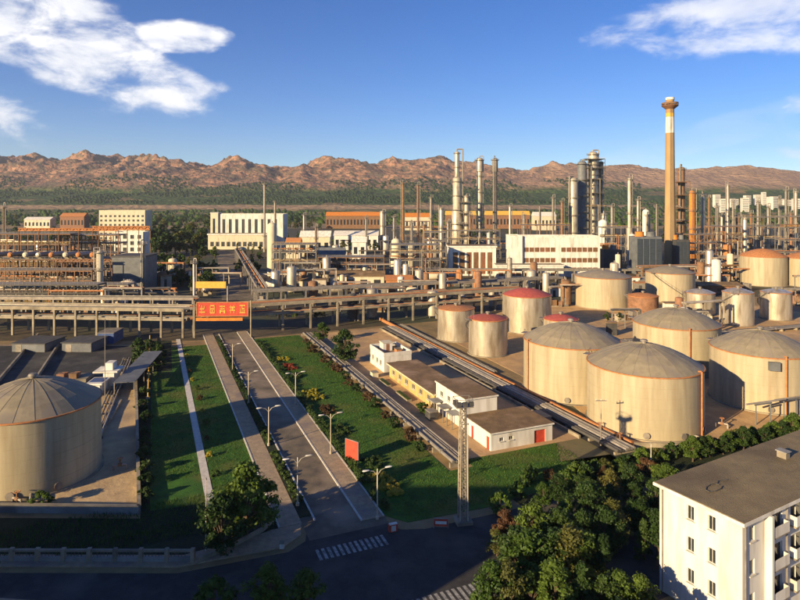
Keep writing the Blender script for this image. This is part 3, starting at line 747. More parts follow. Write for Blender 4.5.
# ================================================================ storage tanks
BIG = dict(rise=3.5, detail=2, panels=22)
tank('big cream tank with grey cone roof standing alone inside the left dike', 33, 88.5, 9.1, 10.4, stair_at=100, **BIG)
tank('nearest cream tank of the right tank farm with rust stripe at its right edge', 644, 109.6, 9.95, 10.6, stair_at=60, red_at=312, **BIG)
tank('cream tank at right with red-brown vertical pipe and grey foam box near its rim', 760, 121.5, 9.2, 10.5, stair_at=40, red_at=266, box_at=253, **BIG)
tank('cream tank with red-brown pipe on its left edge beside the pipe trench', 571, 127.5, 9.9, 10.9, stair_at=60, red_at=195, **BIG)
tank('cream tank behind the nearest one, only its top showing', 676, 146, 9.9, 10.7, stair_at=60, red_at=262, **BIG)
S1 = dict(detail=1, panels=16)
tank('cream tank standing left of the one with the diagonal stair, behind the cluster', 603, 232, 10.5, 11.4, 2.2, stair_at=60, **S1)
tank('cream tank with diagonal stair in front of the tall chimney', 670, 245, 9.4, 11.4, 2.4, stair_at=300, sdir=-1, **S1)
tank('golden tank near the right edge with rusty roof', 763, 292, 10.2, 13.7, 3.6, roof=M['rust'], stair_at=60, **S1)
tank('golden tank cut by the right picture edge', 809, 288, 10.5, 13.2, 3.0, roof=M['rust'], stair_at=60, **S1)
tank('tank with bright red roof, tallest of the red-roofed ones', 527, 188, 7.5, 11.0, 2.0, shell=M['tank_silver'], roof=M['roof_red'], stair_at=60, **S1)
tank('weathered silver tank left of the two red-roofed tanks', 456, 176, 5.4, 8.9, .7, shell=M['tank_silver'], roof=M['rust'], stair_at=60, **S1)
tank('small silver tank with red roof in front of the taller red-roofed one', 488, 159, 5.1, 9.2, 1.0, shell=M['tank_silver'], roof=M['roof_red'], stair_at=60, **S1)
tank('low tank with red roof half hidden behind a big cream tank', 561, 170, 4.9, 6.9, 1.2, shell=M['tank_silver'], roof=M['roof_red'], stair_at=60, **S1)
tank('slim silver tank behind the tank with the foam box', 738, 197, 4.7, 10.4, 1.3, shell=M['tank_silver'], roof=M['tank_silver'], stair_at=60, **S1)
tank('slim silver tank right of its twin, below the golden tank', 776, 206, 4.8, 9.1, 1.0, shell=M['tank_silver'], roof=M['tank_silver'], stair_at=60, **S1)
tank('short silver tank between the stair tank and the slim twins', 700, 216, 5.0, 7.4, 1.3, shell=M['tank_silver'], roof=M['tank_silver'], stair_at=60, **S1)
tank('short brown tank between the two cream tanks behind the cluster', 643, 214, 5.2, 6.6, .9, shell=M['steel_brown'], roof=M['rust'], stair_at=60, **S1)

# ================================================================ dikes, trenches and pipes of the tank farms
W = M['concrete']
low_wall('concrete dike wall around the left tank farm', [P(-70, 511), P(139, 514), P(135, 345)], 1.0, .35, M['concrete_grey'], cop=M['concrete'])
low_wall('low wall running diagonally behind the left tank', [P(-12, 395), P(38, 336)], .9, .4, W)
low_wall('second low wall behind the left tank, right of the diagonal one', [P(30, 390), P(58, 347)], .9, .4, W)
low_wall('low pale wall right of the left tank inside its dike', [P(97, 440), P(120, 402)], .5, .8, W)
low_wall('low brick-coloured dike wall along the right tank farm and its pipe trench', [ST(72.6, 76), ST(71.5, 190)], .9, .4, M['rust'])
low_wall('low tan wall along the near edge of the right tank farm', [ST(72.9, 75.8), P(700, 449), P(815, 424)], .8, .35, W)
low_wall('low tan wall on the building side of the pipe trench', [ST(66.9, 82), ST(66.4, 176)], .6, .35, W)

def ground_pipes(label, p0, p1, n, gap, r, z, name='pipeline', mats=('pipe_dark', 'pipe', 'steel'), every=6, seed=0, width=None):
    rs = random.Random(seed); a, b_ = Vector((*p0, 0)), Vector((*p1, 0)); dd = b_-a; ln = dd.length; rz = math.atan2(dd.y, dd.x)
    o = thing(name, label, 'pipeline', tuple(a), rz); w = (n-1)*gap + .8
    sl = MB(); sl.box(-.2, .2, -w/2, w/2, 0, z-.003); sm = sl.mesh('sleeper', M['concrete'])
    for i in range(int(ln/every)+1): put(sm, 'sleeper', o, (i*every + .5, 0, 0))
    for i in range(n):
        y = -(n-1)*gap/2 + i*gap; rr = r*rs.uniform(.7, 1.15); b = MB(); b.tube((0, y, z+rr), (ln, y, z+rr), rr, 8)
        for q in range(int(ln/18)): b.tube((q*18+4, y, z+rr), (q*18+4.25, y, z+rr), rr*1.45, 8)
        b.build('pipe', M[rs.choice(mats)], o, True)
    return o
ground_pipes('pipe bundle on sleepers between the lawn and the white buildings', ST(43, 80), ST(43, 176), 5, .55, .24, .75, mats=('pipe', 'pipe', 'steel'), seed=3)
ground_pipes('dark pipe bundle in the trench along the right tank farm', ST(69.6, 74), ST(69, 176), 7, .55, .25, .5, mats=('pipe_dark', 'pipe_dark', 'pipe'), seed=5)
tr = MB(); tr.sheet(strip(67.2, 72.3, 73.5, 178), .064); struct('pipe_trench', tr, M['asphalt'], 'dark trench bed below the pipes of the right tank farm')
ground_pipes('pair of pipes from the nearest right tank to the trench', (36.0, 101), ST(70, 92), 2, .6, .2, .5, seed=7)
ground_pipes('pipes leading from the left tank to its pump house', P(88, 455), P(128, 360), 4, .6, .2, .45, seed=8)
ground_pipes('thin single pipe along the left lawn edge', P(148, 400), P(150, 338), 1, .6, .16, .6, mats=('yellow',), seed=9)
ground_pipes('pipe bundle behind the cluster of big tanks', (60, 168), (175, 205), 5, .6, .22, .7, seed=10)
ground_pipes('pipe bundle between the red-roofed tanks and the pipe trench', ST(73.5, 120), ST(74, 178), 3, .6, .2, .5, seed=12)
# valve stands and small pump gear round the right tanks
rsv = random.Random(9)
VS = [(600, 433, 'left foot of the nearest right tank'), (620, 444, 'near foot of the nearest right tank'), (702, 430, 'gap between nearest tank and its right neighbour'), (722, 428, 'near foot of the tank with the foam box'),
      (560, 402, 'trench side of the tank with the left pipe'), (545, 393, 'left foot of the tank with the left pipe'), (17, 505, 'near foot of the left tank'), (120, 470, 'shaded side of the left tank')]
for i, (px, py, wh) in enumerate(VS):
    o = thing('valve_stand', 'handwheel valve at the ' + wh, 'valve', P(px, py), rsv.uniform(0, 3), 'valves around the tanks')
    b = MB(); b.path([(-.9, 0, .1), (-.9, 0, .8), (.9, 0, .8), (.9, 0, .1)], .16, 8); b.build('pipe', M['pipe'], o)
    b = MB(); b.tube((0, 0, .6), (0, 0, 1.7), .12, 8); b.tube((-.3, 0, .8), (.3, 0, .8), .26, 8); b.build('body', M['steel_brown'], o)
    b = MB(); b.lathe([(.38, 1.7), (.45, 1.74), (.38, 1.78), (.31, 1.74), (.38, 1.7)], 14); b.tube((-.36, 0, 1.74), (.36, 0, 1.74), .03, 4); b.tube((0, -.36, 1.74), (0, .36, 1.74), .03, 4); b.build('handwheel', M['rust'], o)
# pipe portal and posts at the right edge
def portal(label, p, w, h, rz):
    o = thing('pipe_portal', label, 'pipe', p, rz, 'green pipe portals'); 
    for x in (0, w): b = MB(); b.tube((x, 0, 0), (x, 0, h), .12, 6); b.build('post', M['bluesteel'], o)
    b = MB(); b.tube((-.3, 0, h), (w+.3, 0, h), .14, 6); b.build('beam', M['bluesteel'], o)
    b = MB(); b.tube((-2, .3, h+.2), (w+4, .3, h+.2), .16, 8); b.build('pipe', M['pipe'], o)
portal('grey pipe portal in front of the tank with the foam box', P(756, 425), 3.4, 3.6, R(18))
portal('grey pipe portal right of the other one at the picture edge', P(784, 419), 3.0, 3.4, R(18))

# ================================================================ white buildings between lawn and tanks
def road_loc(s, t): return (*ST(s, t), 0)
o = building('service_building', 'low white building with bright red double door facing the lawn', 'building', road_loc(50.3, 83.2), RZ, 11.9, 8.6, 2.75, M['white'], M['brownroof'],
         front=[(1.6, 2.4, 1.35, 1.95), (3.4, 4.2, 1.35, 1.95)], left=[], doors=[('front', (8.3, 10.5, .02, 2.15), M['red']), ('left', (7.2, 8.1, .02, 2.1), M['red']), ('left', (2.2, 3.0, .02, 2.1), M['red'])], eave=.25, slab=.22)
building('service_building', 'taller white flat-roofed block behind the red-door building', 'building', road_loc(50.6, 92.2), RZ, 6.4, 11.6, 5.4, M['white'], M['brownroof'],
         left=[(1.6, 2.9, 3.3, 4.3), (4.6, 5.9, 3.3, 4.3), (7.6, 8.9, 3.3, 4.3), (2, 3, 1, 2.1), (5, 6, 1, 2.1)], eave=.2, slab=.25)
building('service_building', 'long low brown-roofed building with yellow side wall', 'building', road_loc(50.4, 104.2), RZ, 6.6, 23.5, 2.9, M['ochre'], M['brownroof'],
         left=[(1.5+3.7*i, 3.1+3.7*i, 1.0, 2.1) for i in range(6)], eave=.6, slab=.22, fascia=M['cream'])
o = building('service_building', 'small white building with parapet nearest the pipe rack', 'building', road_loc(50.4, 131.2), RZ, 7.0, 9.6, 3.7, M['white'], M['brownroof'],
         front=[(3.0, 4.4, 1.2, 2.4)], left=[(1.2, 2.6, 1.3, 2.5), (4.2, 5.6, 1.3, 2.5), (6.6, 8.0, 1.3, 2.5)], parapet=.9)
box_thing('roof_hut', 'small white hut on the roof of the parapet building', 'hut', (*ST(52.2, 136.5), 3.66), RZ, [('wall', M['white'], [(0, 2.4, 0, 2.4, 0, 1.9)]), ('roof', M['cream'], [(-.15, 2.55, -.15, 2.55, 1.9, 2.05)]), ('door', M['steel_brown'], [(.8, 1.6, -.04, -.002, .05, 1.7)])])
box_thing('roof_hut', 'low brown vent box on the roof of the parapet building', 'vent', (*ST(54.6, 133.6), 3.66), RZ, [('box', M['rust'], [(0, 1.3, 0, 1.6, 0, .8)]), ('lid', M['concrete'], [(-.1, 1.4, -.1, 1.7, .8, .95)])])
for i in range(3):
    box_thing('canopy', ['near', 'middle', 'far'][i] + ' small concrete canopy on the lawn side of the taller white block', 'canopy', road_loc(48.6, 93.5 + 3.6*i), RZ,
          [('slab', M['concrete_grey'], [(0, 1.98, 0, 2.4, 2.5, 2.7)]), ('post', M['steel'], [(.1, .25, .1, .25, 0, 2.5), (.1, .25, 2.1, 2.25, 0, 2.5)])], 'small canopies')
# yard clutter
for i, (s, t, w, dd, h, m, lab) in enumerate([(47.0, 99, 1.6, 2.0, 1.5, 'steel_dark', 'dark equipment box in the yard beside the canopies'), (47.2, 110, 1.0, 6.0, .5, 'concrete', 'low concrete planter along the yellow wall'),
        (47.0, 120.5, 1.0, 5.0, .5, 'concrete', 'second concrete planter along the yellow wall, nearer the rack'), (46.4, 128, 1.4, 1.6, 1.2, 'cream', 'small cream box beside the parapet building'), (63.4, 88, 2.2, 3.6, 1.9, 'bluesteel', 'grey container between the red-door building and the trench')]):
    box_thing('equipment_box', lab, 'box', road_loc(s, t), RZ, [('body', M[m], [(0, w, 0, dd, 0, h)]), ('lid', M['steel'] if m != 'concrete' else LEAF[1], [(-.06 if m != 'concrete' else .1, w+.06 if m != 'concrete' else w-.1, -.06 if m != 'concrete' else .1, dd+.06 if m != 'concrete' else dd-.1, h, h+.12)])])
# pump house inside the left dike
PH = P(88, 397)
box_thing('pump_house', 'white pump house with blue front and flat slab roof inside the left dike', 'building', (*PH, 0), R(6),
    [('wall', M['white'], [(0, 2.3, 0, 4.2, 0, 2.4)]), ('wall', M['white'], [(1.2, 3.4, 4.8, 8.5, 0, 3.6)]), ('front_panel', M['blue'], [(-.2, 2.4, .9, 3.9, 2.75, 2.83)]), ('roof_slab', M['white'], [(-.5, 2.8, -.3, 4.5, 2.4, 2.74)]),
     ('roof_slab', M['white'], [(-.8, 4.2, 4.4, 9.0, 3.6, 3.9)]), ('hut', M['white'], [(1.3, 2.9, 5.5, 8, 3.9, 5.4)]), ('door', M['blue'], [(.7, 1.6, -.05, -.003, 0, 2)])])
box_thing('blue_tank', 'dark blue rectangular tank behind the white pump house', 'tank', (*P(97, 345), 0), R(4), [('body', M['blue'], [(0, 4.5, 0, 7, .3, 3.2)]), ('lid', M['steel'], [(-.1, 4.6, -.1, 7.1, 3.2, 3.35)]), ('skid', M['concrete'], [(.3, 4.2, .3, 6.7, 0, .3)])])
box_thing('cooling_slab', 'dark sheet-roofed shelter right of the pump house', 'shelter', (*P(113, 398), 0), R(10),
    [('roof', M['bluesteel'], [(0, 4.2, 0, 26, 3.0, 3.12)])] + [('post', M['steel'], [(x, x+.15, y, y+.15, 0, 3.0)]) for x in (.1, 3.9) for y in (.2, 8.5, 17, 25.6)])
box_thing('pump_block', 'brown pump plinth left of the pump house', 'pump', (*P(52, 384), 0), R(8), [('plinth', M['concrete'], [(0, 7, 0, 5, 0, .8)]), ('pump', M['steel_brown'], [(.6, 2.2, .6, 2, .8, 1.9)]), ('pump', M['steel_brown'], [(3.2, 4.8, .6, 2, .8, 1.9)]), ('motor', M['rust'], [(.8, 2, 2.4, 3.6, .8, 1.6), (3.4, 4.6, 2.4, 3.6, .8, 1.6)])])
for i, (px, py, w_, d_, h_, lab) in enumerate([(12, 352, 9, 9, 2.2, 'dark flat shed behind the left tank at the picture edge'), (62, 352, 8, 8, 2.4, 'dark flat shed behind the left tank, nearer the pump house')]):
    box_thing('shed', lab, 'shed', (*P(px, py), 0), R(-3), [('wall', M['bluesteel'], [(0, w_, 0, d_, 0, h_)]), ('roof', M['steel_dark'], [(-.3, w_+.3, -.3, d_+.3, h_, h_+.2)]), ('door', M['steel'], [(1, 2.6, -.05, -.003, 0, 2)])])

# ================================================================ white apartment block at the right
wins_end = []
for zc in (9.55, 6.45, 3.35):
    for q in (3.1, 5.3): wins_end.append((q, q+.75, zc-.8, zc+.6))
fr = []; logg = []
for zc in (9.55, 6.45, 3.35):
    fr.append((1.15, 1.95, zc-.8, zc+.6))
    for q in (4.3, 8.1, 14.3, 18.1, 24.3, 28.1): logg.append((q, q+2.3, zc-1.0, zc+.95))
    for q in (12.0, 22.0, 32.0): fr.append((q, q+.8, zc-.7, zc+.6))
AB = building('apartment_block', 'white four-storey block with flat brown roof in the lower right corner', 'building', (31.1, 54.5, 0), R(30), 38, 8.6, 10.72, M['white'], M['flatroof'], front=fr + logg, left=wins_end, eave=.45, slab=.3, fascia=M['white'])
bm_ = MB(); bm_.box(0, 2.5, 0, .08, 0, .95)
rail = bm_.mesh('balcony_front', M['white']); sl = MB(); sl.box(-.1, 2.6, -.62, .1, -.14, 0); slm = sl.mesh('balcony_slab', M['concrete'])
sd = MB(); sd.box(0, .08, -.56, -.002, 0, .95); sdm = sd.mesh('balcony_side', M['white'])
for (a, b_, c, e) in logg:
    put(slm, 'balcony_slab', AB, (a-.1, 0, c)); put(rail, 'balcony_front', AB, (a-.1, -.64, c)); put(sdm, 'balcony_side', AB, (a-.1, 0, c)); put(sdm, 'balcony_side', AB, (a+2.32, 0, c))
for q in (3.6, 10.9, 13.6, 20.9, 23.6, 30.9):
    b = MB(); b.box(q, q+.35, -.7, -.003, 0, 10.7); b.build('pier', M['white'], AB)
for (q, y) in ((17, 5), (26, 4)):
    box_thing('roof_vent', {17: 'near vent', 26: 'far vent'}[q] + ' standing on the roof of the white apartment block', 'vent', (31.1 + q*.866 - y*.5, 54.5 + q*.5 + y*.866, 11.08), R(30), [('shaft', M['concrete'], [(0, .8, 0, 1.0, 0, .7)]), ('cap', M['concrete_grey'], [(-.12, .92, -.12, 1.12, .7, .8)])])
o = thing('roof_cable', 'dark cable loop lying on the apartment block roof', 'cable', (31.1 + 3.6*.866 - 5.0*.5, 54.5 + 3.6*.5 + 5.0*.866, 11.085), R(35))
b = MB(); b.path([(1.1*math.cos(t/9*6.283) + .2*math.sin(t), .55*math.sin(t/9*6.283), .06) for t in range(9)], .05, 5); b.path([(1.0, .2, .06), (1.9, .5, .06), (2.9, .1, .06)], .05, 5); b.build('cable', M['steel_dark'], o)
for q in (.35, 7.3, 17.2, 27.2):
    b = MB(); b.tube((q, -.1, 0), (q, -.1, 10.7), .07, 6); b.box(q-.12, q+.12, -.2, -.02, 10.3, 10.65); b.build('drainpipe', M['steel'], AB)
b = MB(); b.tube((-.1, 8.2, 0), (-.1, 8.2, 10.7), .07, 6); b.build('drainpipe', M['steel'], AB)
# blocks added out of frame, placed and sized only to shade the street
for i, (x0, x1, y0, y1, h) in enumerate([(-98, -62, 22, 36.0, 18.2), (-52.5, -37, 25, 36.8, 20.0), (-61.6, -53.0, 26, 36.5, 14.4)]):
    building('apartment_block', ['white block left of the viewpoint, farther from it', 'white block left of the viewpoint, nearer to it', 'lower white block between the two left of the viewpoint'][i], 'building', (x0, y0, 0), 0, x1-x0, y1-y0, h, M['white'], M['flatroof'],  # added shade casters that share the apartment_block name
             back=grid_openings(x1-x0, 4, 3.4, 4, 1.4, 1.5), front=grid_openings(x1-x0, 4, 3.4, 4, 1.4, 1.5), eave=.4)

# ================================================================ perimeter wall, lower left
pw = thing('perimeter_wall', 'concrete wall with square openings along the lower left street', 'wall', (-95, 66.9, 0), 0)
n = 25; x0, x1 = -95, -23
pm = MB(); pm.box(-.22, .22, -.22, .22, 0, 1.55); pmm = pm.mesh('pillar', M['concrete'])
lo = MB(); lo.box(.222, 2.66, -.12, .12, 0, .62); lom = lo.mesh('plinth', M['concrete_grey'])
co = MB(); co.box(.222, 2.66, -.16, .16, 1.2, 1.42); com = co.mesh('coping', M['concrete'])
br = MB()
for k in range(5): br.tube((.5 + .38*k, 0, .62), (.5+.38*k, 0, 1.2), .03, 4)
brm = br.mesh('bars', M['steel_dark'])
for i in range(n+1):
    x = 2.88*i; put(pmm, 'pillar', pw, (x, -.012*i, 0))
    if i < n: put(lom, 'plinth', pw, (x, -.012*i, 0)); put(com, 'coping', pw, (x, -.012*i, 0)); put(brm, 'bars', pw, (x, -.012*i, 0))
low_wall('low curved kerb wall where the street meets the avenue', [(-22.4, 66.6), ST(9, 71.6), ST(12.5, 73.6), ST(14.2, 75.5), ST(14.25, 80.5)], .55, .3, M['concrete'])

# ================================================================ lamps, mast, signs
def lamp_proto():
    o = thing('street_lamp', 'x', 'lamp', (0, 0, 0), RZ, 'double-arm street lamps along the avenue')
    b = MB(); b.lathe([(.22, 0), (.22, .35), (.11, .45), (.055, 6.3), (.02, 6.35)], 10); b.build('post', M['steel_light'], o, True)
    for s in (-1, 1):
        b = MB(); b.path([(0, 0, 5.5), (s*.5, 0, 6.1), (s*1.25, 0, 6.3)], .05, 6); b.build('arm', M['steel_light'], o)
        b = MB(); b.lathe([(.02, -.75), (.16, -.6), (.2, 0), (.12, .2), (.02, .25)], 8); b.v = [(s*(1.75 + z_) if s > 0 else s*(1.75 + z_), x, 6.33 + y*.55) for (x, y, z_) in b.v]; b.build('lamp_head', M['white'], o, True)
    return o
lp = lamp_proto(); first = True
for side, s, ts in (('left', 17.8, [78, 99, 121, 146]), ('right', 26.3, [70.8, 92, 117])):
    for i, t in enumerate(ts):
        lab = ORD[i] + ' street lamp from the junction on the ' + side + ' side of the avenue'
        o = lp if first else copy_tree(lp); first = False; o['label'] = lab; o.location = road_loc(s, t)
        o.location.z = .12
# lattice light mast
mx, my = P(463, 522); mh = Z(406, my)
o = thing('light_mast', 'tall grey lattice floodlight mast on the lawn', 'mast', (mx, my, 0), R(12))
def leg(i, z):
    k = .52 - .22*z/mh; return ((-k if i in (0, 3) else k), (-k if i < 2 else k), z)
b = MB(); b.box(-1, 1, -1, 1, -.02, .4); b.build('footing', M['concrete'], o)
for i in range(4): b = MB(); b.tube(leg(i, .3), leg(i, mh), .085, 6); b.build('leg', M['steel_light'], o)
nz_ = 13
for i in range(4):
    b = MB()
    for k in range(nz_):
        z0, z1 = .4 + (mh-.4)*k/nz_, .4 + (mh-.4)*(k+1)/nz_; j = (i+1) % 4
        b.tube(leg(i, z0), leg(j, z1), .045, 4); b.tube(leg(j, z0), leg(i, z1), .045, 4); b.tube(leg(i, z1), leg(j, z1), .045, 4)
    b.build('bracing', M['steel'], o)
b = MB(); b.box(-1.1, 1.1, -.9, .9, mh, mh+.12); b.build('platform', M['steel'], o)
b = MB()
for (x, y) in ((-1.05, -.85), (1.05, -.85), (1.05, .85), (-1.05, .85)): b.tube((x, y, mh), (x, y, mh+1), .04, 4)
for (p, q) in (((-1.05, -.85), (1.05, -.85)), ((1.05, -.85), (1.05, .85)), ((1.05, .85), (-1.05, .85)), ((-1.05, .85), (-1.05, -.85))): b.tube((*p, mh+1), (*q, mh+1), .04, 4)
b.build('railing', M['steel'], o)
for i, (x, y) in enumerate(((-.8, -.8), (0, -.85), (.8, -.8), (-.9, .2))):
    b = MB(); b.box(x-.28, x+.28, y-.25, y+.15, mh+.25, mh+.75); b.build('floodlight', M['steel_dark'], o)
b = MB()
for e in (-.2, .2): b.tube((e, -.5, .3), (e, -.45, mh), .03, 4)
for k in range(int(mh/.4)): b.tube((-.2, -.5, .4*k+.3), (.2, -.5, .4*k+.3), .02, 4)
b.build('ladder', M['steel'], o)
# slim pole beside it and other poles
def pole(label, px, py, ytop, r=.09, m='steel_light', name='pole', arms=False):
    x, y = P(px, py); h = Z(ytop, y); o = thing(name, label, 'pole', (x, y, 0), 0, 'slim poles'); b = MB(); b.lathe([(r*1.6, 0), (r*1.6, .3), (r, .35), (r*.5, h), (.01, h+.05)], 8); b.build('shaft', M[m], o, True)
    if arms: b = MB(); b.box(-.9, .9, -.06, .06, h-.5, h-.38); b.build('crossarm', M['steel'], o); b = MB(); [b.tube((q, 0, h-.38), (q, 0, h-.15), .06, 6) for q in (-.8, 0, .8)]; b.build('insulators', M['white'], o)
    else: b = MB(); b.lathe([(.02, h), (.12, h+.05), (.1, h+.22), (.01, h+.25)], 8); b.build('cap', M['steel'], o)
pole('slim pale pole right beside the lattice mast', 468, 524, 425, .1)
pole('thin pole on the weedy strip right of the left dike', 206, 552, 480, .07)
pole('short pole with crossarm at the near foot of the big right tank', 601, 446, 398, .09, arms=True)
pole('thin white pole among the shrubs in front of the right tank farm', 651, 470, 444, .07, 'white')
pole('thin pole standing in the yard of the left tank', 105, 402, 320, .08, 'steel')
# red sheet / banner on the lawn, small signs
def sign(label, p, z0, z1, w, rz, m, name='sign', posts=True, stripe=None, cat='sign'):
    o = thing(name, label, cat, (*p, 0), rz); b = MB(); b.box(-w/2, w/2, -.06, .06, z0, z1); b.build('panel', m, o)
    b = MB(); t = .07; b.box(-w/2-t, -w/2, -.08, .08, z0-t, z1+t); b.box(w/2, w/2+t, -.08, .08, z0-t, z1+t); b.box(-w/2, w/2, -.08, .08, z1, z1+t); b.box(-w/2, w/2, -.08, .08, z0-t, z0); b.build('frame', M['steel'], o)
    for e in (-w/2-.03, w/2+.03):
        b = MB(); b.tube((e, .12, -.02), (e, .12, z1), .05, 6); b.build('post', M['steel'], o)
    if stripe: b = MB(); b.box(-w/2*.8, w/2*.8, -.068, -.061, z0+(z1-z0)*.3, z0+(z1-z0)*.7); b.build('stripe', stripe, o)
sign('red notice board standing on the right lawn beside the avenue', P(352, 462), .4, 3.3, 2.6, R(-38), M['red'])
sign('small red and white sign at the lower lawn corner', P(441, 529), .35, 1.25, 1.7, R(-4), M['red'], stripe=M['white'])
o = box_thing('barrier', 'red and white barrier block at the pavement corner', 'barrier', (*P(393, 531), 0), R(20), [('body', M['red'], [(-.55, .55, -.25, .25, 0, .85)]), ('stripe', M['white'], [(-.3, .3, -.262, -.251, .1, .75)]), ('cap', M['white'], [(-.5, .5, -.2, .2, .85, .95)])])
o = box_thing('kerb_stone_block', 'small white marker block on the pavement at the left junction corner', 'bollard', (*P(282, 549), .13), 0, [('body', M['white'], [(-.25, .25, -.25, .25, 0, .6)]), ('cap', M['concrete'], [(-.3, .3, -.3, .3, .6, .7)])])
# flower beds and hedges on the right lawn
k = 0; beds = [(30.6, 152, 3.2, 3.0, 4), (30.9, 144, 2.8, 5.0, 5), (31.0, 136, 2.4, 4, 1), (30.9, 121, 3.2, 7, 4), (31.2, 111.5, 2.8, 5, 3), (31.0, 101, 2.5, 4.5, 1), (30.4, 79, 3.0, 7, 4), (31.4, 86, 2.6, 4, 1)]
for i, (s, t, w_, ln, m_) in enumerate(sorted(beds, key=lambda q: -q[1])):
    c = {4: 'yellow', 5: 'red', 3: 'rusty', 1: 'dark green'}[m_]
    hedge('flower_bed', ORD[i] + ' bed from the pipe rack along the right lawn, ' + c + ' plants', 'flower bed', road_loc(s, t), w_, ln, .55, RZ, LEAF[m_], seed=100+i, group='flower beds along the right lawn')
for i in range(6):
    hedge('hedge', ORD[i] + ' length of dark hedge from the junction along the right kerb', 'hedge', road_loc(28.1, 80.5 + 17.0*i), 1.0, 16.2, .95, RZ, LEAF[1], seed=120+i, group='dark hedge along the right kerb')
for i in range(5):
    hedge('hedge', ORD[i] + ' length of low dark hedge from the junction along the left verge', 'hedge', road_loc(18.1, 88 + 20.5*i), 1.0, 19.0, .6, RZ, LEAF[1], seed=140+i, group='dark hedge on the left verge')
for i in range(16):
    t = 88 + 5.2*i + random.uniform(-.8, .8)
    tree(ORD[i] + ' shrub from the mast along the pipe bundle beside the lawn', road_loc(40.2 + random.uniform(-.5, .4), t), random.uniform(1.3, 2.2), 'shrub', i % 3, 3 if i % 2 else 1, 'shrubs along the pipe bundle', 'shrub', 'shrub')
for i in range(12):
    t = 84 + 7.2*i
    tree(ORD[i] + ' small shrub from the near end beside the narrow left path', road_loc(8.6 + random.uniform(-.3, .5), t), random.uniform(.7, 1.2), 'shrub', i % 3, [3, 0, 4][i % 3], 'shrubs beside the narrow path', 'shrub', 'shrub')

# ================================================================ trees near the viewpoint
tree('large leafy tree at the left corner of the junction', (*P(245, 538), 0), 9.0, 'round', 0, 0, rz=1.0, wide=1.12)
tree('second tree beside the large one at the junction corner, nearer the wall', (*P(222, 556), 0), 7.2, 'round', 2, 1, rz=2.0)
tree('small tree at the bottom edge left of the junction', (*P(268, 616), 0), 5.0, 'round', 3, 0, rz=.3)
tree('small tree at the bottom edge right beside its neighbour', (*P(306, 624), 0), 5.2, 'round', 1, 0, rz=.8)
tree('little shrub at the bottom edge left of the two small trees', (*P(214, 614), 0), 3.2, 'shrub', 0, 0, name='shrub', cat='shrub')
tree('bush on the pale floor in front of the left tank', (*P(43, 508), 0), 2.2, 'shrub', 1, 0, name='shrub', cat='shrub')
tree('dark bushy tree between the lawn end and the parapet building', (*P(345, 364), 0), 8.6, 'round', 4, 1, rz=.5, wide=1.15)
tree('smaller tree behind the dark bushy one near the pipe rack', (*P(322, 343), 0), 6.0, 'round', 2, 0)
tree('bush in the yard beside the canopies of the taller white block', road_loc(47.6, 103.5), 2.0, 'shrub', 2, 0, name='shrub', cat='shrub')
for i, (px, py, h, m) in enumerate([(505, 545, 4.2, 3), (520, 552, 3.6, 3), (497, 556, 3.0, 2)]):
    tree(['rusty-leaved small tree at the grove edge beside the junction', 'second rusty-leaved small tree, just right of the first', 'olive small tree below the rusty ones'][i], (*P(px, py), 0), h, 'round', i, m, 'rusty trees at the grove edge')
def inside_block(x, y, pad=2.2):
    dx, dy = x-31.1, y-54.5; q = dx*.866 + dy*.5; w_ = -dx*.5 + dy*.866
    return -pad < q < 40 and -pad < w_ < 8.6+pad
rows = [('lawn edge', 506, 540, 604, 4, 4.0), ('far', 496, 606, 684, 4, 4.2), ('second', 514, 590, 690, 4, 5.0), ('third', 534, 560, 655, 5, 5.4), ('fourth', 556, 530, 672, 7, 5.8), ('fifth', 586, 500, 640, 7, 6.0), ('sixth', 622, 480, 655, 8, 5.8), ('nearest', 668, 480, 690, 8, 5.2)]
for (nm, py, a, b_, n, h) in rows:
    k = 0
    for i in range(n):
        px = a + (b_-a)*(i+.5)/n + random.uniform(-7, 7); x, y = P(px, py + random.uniform(-4, 4))
        if inside_block(x, y): continue
        hh = h*random.uniform(.78, 1.15); m = random.choice([0, 1, 1, 1, 2, 0]); kind = 'round' if random.random() < .85 else 'conifer'
        tree('%s tree from the left in the %s row of the grove' % (ORD[k], nm), (x, y, 0), hh, kind, random.randrange(3 if kind == 'conifer' else 5), m if kind == 'round' else m % 2, 'trees of the grove beside the white block', wide=random.uniform(.9, 1.2)); k += 1
for i in range(22):
    f = i/21; x0, y0 = P(566 + (800-566)*f, 469 + (424-469)*f + 4); 
    tree(ORD[i] + ' shrub from the left along the near wall of the right tank farm', (x0 + random.uniform(-.6, .6), y0 - 1.6 + random.uniform(-1.0, .4), 0), random.uniform(1.5, 2.8), 'shrub', i % 3, [0, 1, 0, 2][i % 4], 'shrubs below the right tank farm', 'shrub', 'shrub')
for i in range(12):
    px = 690 + 10*i + random.uniform(-4, 4); x0, y0 = P(px, 462 - 2.4*i)
    if inside_block(x0, y0, 1): continue
    tree(ORD[i] + ' low tree from the left between the apartment roof and the tank farm', (x0, y0, 0), random.uniform(2.8, 4.4), 'round', i % 5, i % 2, 'low trees behind the apartment block')
for i, (px, py) in enumerate([(530, 482), (548, 480), (566, 484), (584, 480), (604, 478), (520, 497), (626, 476), (648, 474), (500, 512)]):
    tree(ORD[i] + ' bush of the scattered ones between lawn and grove', (*P(px, py), 0), random.uniform(1.6, 2.6), 'shrub', i % 3, [1, 3, 0][i % 3], 'bushes between lawn and grove', 'shrub', 'shrub')
